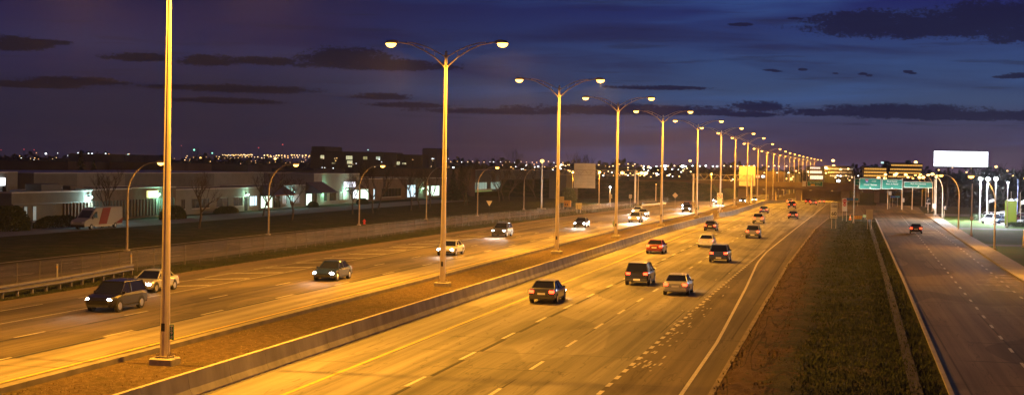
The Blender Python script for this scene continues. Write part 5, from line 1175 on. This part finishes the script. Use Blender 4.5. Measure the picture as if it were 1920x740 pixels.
# ------------------------------------------------------------------ town lights and skyline
protoL = {}
def town_light(px, py, Y, col, key, label, group, rpx=1.0, es=22, pole=True):
    q = atY(px, py, Y); z0 = zg(Y) if Y < 1500 else -1.9
    kk = (key, rpx, es)
    if kk not in protoL:
        mt = M('town_%s_%d' % (key, es), (.8, .8, .8), .5, emit=col, es=es / (5.0 if col[2] < .45 else 3.0))
        hb = MB().ell((0, 0, 0), (1, 1, 1), 8, 5).build('lens', mt, None, True); pm = MB().tube([(0, .0, 0), (0, .0, 1)], .012, 5).build('pole', M_DARKM, None)
        protoL[kk] = (hb.data, pm.data); bpy.data.objects.remove(hb); bpy.data.objects.remove(pm)
    h, p_ = protoL[kk]; o = thing('town_lamp', (q.x, Y, z0), label, 'street lamp', group)
    a = bpy.data.objects.new('lens', h); COL.objects.link(a); a.parent = o; a.location = (0, 0, q.z - z0); r = Y / F * rpx * 1.35; a.scale = (r, r * .6, r * .8)
    if pole:
        b = bpy.data.objects.new('pole', p_); COL.objects.link(b); b.parent = o; b.scale = (14, 14, q.z - z0)
    return o
rr = random.Random(21)
OR_ = (1, .55, .16); WO = (1, .66, .32); WH = (.85, .93, 1)
FAINT = []
def clus(n, x0, x1, y0, y1, Y0, Y1, cols_, label, group, rp=(.7, 1.2), es=16, reg=False):
    for i in range(n):
        px = x0 + (x1 - x0) * ((i + .5 + rr.uniform(-.2, .2)) / n if reg else rr.random()); c = rr.choice(cols_)
        if label.startswith(('faint', 'tiny pale lamp', 'tiny orange lamp in the upper dense row left of the red')):      # the smallest specks: one mass
            Yd = rr.uniform(Y0, Y1); FAINT.append((atY(px, rr.uniform(y0, y1), Yd), Yd / F * rr.uniform(*rp) * 1.3, c)); continue
        town_light(px, rr.uniform(y0, y1), rr.uniform(Y0, Y1), c, '%02d%02d%02d' % tuple(int(v * 99) for v in c), label, group, round(rr.uniform(*rp) * 4) / 4, es)
clus(22, 417, 474, 289.5, 291.5, 1300, 1350, [OR_, WO], 'tiny orange lamp in the upper dense row left of the red mast', 'dense town lights, upper left row', (.8, 1.2), 18, True)
clus(26, 418, 582, 293.5, 296.5, 1150, 1250, [OR_, WO, WO], 'tiny orange lamp in the lower dense row above the warehouses', 'dense town lights, lower row', (.6, 1.0), 12, True)
clus(16, 493, 582, 290.5, 293, 1320, 1380, [OR_, WO], 'tiny orange lamp in the upper dense row left of the dark tower', 'dense town lights, upper right row', (.8, 1.2), 18, True)
clus(40, 0, 300, 286, 312, 700, 1100, [OR_, WO, WH, (.7, .3, .1)], 'faint scattered town light far behind the left warehouses', 'scattered lights behind the left warehouses', (.5, .9), 7)
clus(22, 326, 440, 291, 318, 700, 1000, [OR_, WO, WH], 'faint scattered town light right of the nearest lamp post', 'scattered lights right of the nearest post', (.5, .9), 8)
clus(22, 842, 1062, 302.5, 305, 1200, 1300, [WO, WH, OR_], 'tiny pale lamp in the even row above the shop roofs', 'even row of pale lamps above the shops', (.6, .9), 10, True)
clus(40, 935, 1070, 307, 326, 700, 1000, [OR_, OR_, WO, WH], 'orange town lamp scattered behind the truss gantry', 'scattered lamps behind the truss gantry', (.6, 1.3), 16)
clus(34, 1118, 1210, 306, 330, 700, 1000, [OR_, OR_, WO, WH], 'orange town lamp scattered right of the bare sign back', 'scattered lamps right of the bare sign back', (.6, 1.3), 16)
clus(24, 1200, 1480, 310.5, 312, 1300, 1380, [WO, WO, WH], 'pale lamp in the long even row behind the double-arm posts', 'long even row of pale lamps', (.9, 1.2), 20, True)
clus(30, 1205, 1300, 314, 332, 700, 1000, [OR_, WO, WH, WH], 'town lamp scattered beside the diamond sign', 'scattered lamps above the dark embankment', (.7, 1.3), 16)
clus(22, 1360, 1520, 320, 341, 640, 900, [OR_, WO, WO, WH], 'small lamp just beyond the bridge parapet', 'small lamps beyond the bridge', (.7, 1.3), 16)
clus(30, 1515, 1600, 316, 338, 900, 1200, [(1, .6, .2)], 'sodium lamp in the glowing knot where the lamp rows meet', 'knot of lamps at the road end', (1.0, 1.8), 24)
clus(8, 1563, 1612, 328, 337, 700, 850, [WO, WH], 'small lamp above the right end of the bridge', 'lamps above the right bridge end', (.8, 1.2), 14)
clus(14, 1640, 1760, 325, 334, 560, 900, [OR_], 'orange street lamp in the row over the green guide signs', 'orange lamps over the guide signs', (1.6, 2.4), 30)
clus(22, 440, 585, 298, 322, 650, 1000, [OR_, WO, (.8, .4, .15)], 'faint lamp among the warehouses under the dense rows', 'faint lamps under the dense rows', (.5, .8), 7)
clus(24, 600, 850, 296, 316, 560, 610, [OR_, WO, WH], 'faint lamp in front of the dark office block', 'faint lamps before the dark office', (.5, .9), 8)
clus(6, 1720, 1900, 314, 330, 800, 1000, [OR_, WO], 'small orange lamp below the white billboard', 'lamps below the billboard', (.9, 1.4), 16)
for (px, py, c, k, w_, rp, es) in [(2, 281, (1, .06, .04), 'red', 'red beacon at the left picture edge', .8, 8), (45, 280, (1, .06, .04), 'red', 'red beacon, second from the left edge', .8, 8), (64, 281, (1, .06, .04), 'red', 'red beacon, third from the left edge', .8, 6), (264, 293, (1, .05, .04), 'red', 'low red light left of the first curved lamp head', 1, 8),
        (340, 273, (1, .06, .04), 'red', 'red beacon just right of the nearest lamp post', .7, 6), (485, 277, (1, .06, .04), 'red', 'red mast beacon left of the tallest one', .9, 9), (530, 271, (1, .06, .04), 'red', 'tallest red mast beacon on the skyline', 1, 10),
        (86, 288, WH, 'wh', 'cool white lamp above the leftmost warehouse', 1.7, 14), (166, 288, WH, 'wh', 'white lamp, left one of a pair above the conifers', 1.2, 10), (172.5, 288, WH, 'wh', 'white lamp, right one of a pair above the conifers', 1.2, 10), (198, 288, WH, 'wh', 'white lamp over the tall dim warehouse', 1.2, 8), (240, 290, (.6, .95, .9), 'cy', 'pale cyan lamp left of the first curved lamp', 1.3, 10),
        (364, 281, (.2, 1, .55), 'gr', 'green light, brighter of two on the skyline', 1.3, 14), (398, 287, (.3, 1, .7), 'gr', 'green light, right one of two on the skyline', 1.1, 9), (298, 0, WH, 'wh', '', 0, 0), (516, 297.5, OR_, 'or', 'larger orange lamp inside the dense rows', 2.0, 30), (376, 295.5, OR_, 'or', 'orange lamp below the left green light', 1.8, 22), (757, 316, (1, .5, .2), 'or', 'orange lamp left of the second double-arm post', 2.2, 30),
        (850, 314, WH, 'wh', 'white lamp right of the second double-arm post', 1.4, 16), (690, 281, (.5, 1, .8), 'cy', 'pale green roof lamp above the dark office', .9, 8), (1247, 311.5, WH, 'wh', 'brilliant white lamp, left of two near the fifth post', 2.2, 35), (1280, 311.5, WH, 'wh', 'brilliant white lamp, right of two near the fifth post', 2.2, 35), (1294, 301.5, OR_, 'or', 'single orange lamp above the others near the fifth post', 2.0, 26),
        (1203, 324.5, OR_, 'or', 'large orange lamp, left of a pair by the fourth post', 2.8, 34), (1211, 324.5, OR_, 'or', 'large orange lamp, right of a pair by the fourth post', 2.8, 34), (1167, 324, OR_, 'or', 'large orange lamp between fourth post and truss post', 2.8, 34), 
        (985, 320, OR_, 'or', 'orange lamp above the pale green shop front', 2.0, 30), (1002, 320.5, OR_, 'or', 'orange lamp left of the thick straight post', 2.0, 30), (1562, 301, OR_, 'or', 'single orange lamp high above the bridge', 2.2, 34), (1563, 311, OR_, 'or', 'orange lamp just under the single high one', 2.2, 34), (1676, 313.5, WO, 'wo', 'pale lamp in front of the amber office', 1.8, 30), (1717, 304, OR_, 'or', 'orange lamp above the stepped amber office', 2.2, 34), (1867.5, 312.5, OR_, 'or', 'orange lamp right under the billboard corner', 1.8, 26),
        (1572, 339, WH, 'wh', 'cool white lamp above the bridge parapet', 2.4, 22), (1334, 324, OR_, 'or', '', 0, 0)]:
    if es: town_light(px, py, 640 if py > 318 else 1100, c, k + str(int(es)), w_, 'single town lights', rp, es)
fm_ = MB(); idx = []; mts = []
for q, r, c in FAINT:
    mt = M('speck_%02d%02d%02d' % tuple(int(v * 99) for v in c), (.8, .8, .8), .5, emit=c, es=2.6 if c[2] < .45 else 3.6)
    if mt not in mts: mts.append(mt)
    n0 = len(fm_.f); fm_.ell(q, (r, r * .6, r * .8), 7, 4); fm_.tube([(q.x, q.y, q.z - r * .7), (q.x, q.y, -2)], .12, 4); k_ = 7 * 4 + 2
    idx += [mts.index(mt)] * k_ + [-1] * (len(fm_.f) - n0 - k_)
tlo = fm_.build('town_lights', mts[0])
for mt in mts[1:]: tlo.data.materials.append(mt)
tlo.data.materials.append(M_DARKM)
for p_, ix in zip(tlo.data.polygons, idx): p_.material_index = ix if ix >= 0 else len(mts)
tag(tlo, kind='stuff')
# skyline treeline: low dark mass beyond the town
tl = MB(); rr = random.Random(5)
for k in range(5200):
    az = rr.uniform(-34, 12); Yd = rr.uniform(1350, 1500)
    px = 1578 + az / 46 * 1950
    top = 8 + 7 * (.5 + .5 * math.sin(az * 2.1) * math.sin(az * .77 + 1)) + rr.uniform(-3, 3)
    X = math.tan(R_(az)) * Yd; z = top * rr.random() ** .6; s = rr.uniform(1.2, 3.2)
    u = Vector([rr.gauss(0, 1) for _ in range(3)]).normalized(); v = u.orthogonal().normalized(); c = Vector((X, Yd, z))
    tl.add([c - u * s, c + v * s * .7, c + u * s, c - v * s * .7], [(0, 1, 2, 3)])
tl.box(-1100, 330, 1505, 1530, -2, 9)
tag(tl.build('treeline', M('far_foliage', (.03, .03, .02), .95, var=.3, scale=.05)), kind='stuff')
GF = 'bare trees standing on the skyline'
for i, (px, py, Y, w_) in enumerate([(380, 268, 620, 'tallest leafless tree on the left skyline'), (425, 274, 640, 'leafless tree above the left end of the dense lights'), (320, 300, 600, 'leafless tree behind the nearest lamp post'), (1090, 276, 560, 'bushy leafless tree above the bare sign back, left of two'), (1104, 281, 570, 'bushy leafless tree above the bare sign back, right of two'), (962, 276, 700, 'leafless tree above the pale green shop front'), (930, 284, 700, 'leafless tree left of the skyline one over the shops'),
                        (630, 283, 660, 'leafless tree before the dark office, left'), (750, 290, 500, 'leafless tree behind the third curved lamp'), (120, 286, 560, 'leafless tree between the two left warehouses'), (60, 290, 560, 'leafless tree behind the leftmost warehouse'), (885, 292, 560, 'leafless tree right of the second double-arm post on the skyline'), (1590, 316, 760, 'dark tree between glass and amber offices'), (1612, 318, 760, 'dark tree touching the amber office'), (1880, 300, 520, 'dark tree right of the billboard, left of two'), (1910, 298, 520, 'dark tree right of the billboard, right of two'), (1760, 322, 520, 'dark tree below the billboard')]):
    q = atY(px, py, Y); tree((q.x, Y, zg(Y)), 60 + i, q.z + 1.5, w_, GF, .28, spread=.5, depth=5)
# dark hedge mass on the right behind the dealer
shr = MB(); rr = random.Random(8)
for k in range(3500):
    X = rr.uniform(14, 150); Y = rr.uniform(470, 500); z = rr.random() * (6 + 2.5 * math.sin(X * .13)); s = rr.uniform(.5, 1.3)
    u = Vector([rr.gauss(0, 1) for _ in range(3)]).normalized(); v = u.orthogonal().normalized(); c = Vector((X + 12, Y, z - 1.9)); shr.add([c - u * s, c + v * s * .7, c + u * s, c - v * s * .7], [(0, 1, 2, 3)])
tag(shr.build('undergrowth', M('far_bushes', (.035, .032, .02), .95, var=.3, scale=.3)), kind='stuff')

# ------------------------------------------------------------------ the evening air
HZ = 1
if HZ:
    hz = MB().box(-1500, 900, -60, 1900, -3.2, 34).build('haze', MATS['bark'])
    hm = bpy.data.materials.new('haze_air'); hm.use_nodes = True; t = hm.node_tree; t.nodes.clear()
    vo = t.nodes.new('ShaderNodeVolumePrincipled'); vo.inputs['Color'].default_value = (.9, .88, .9, 1); vo.inputs['Density'].default_value = .00009; vo.inputs['Anisotropy'].default_value = .6
    ou = t.nodes.new('ShaderNodeOutputMaterial'); t.links.new(vo.outputs[0], ou.inputs['Volume']); hz.data.materials.clear(); hz.data.materials.append(hm); tag(hz, kind='stuff')
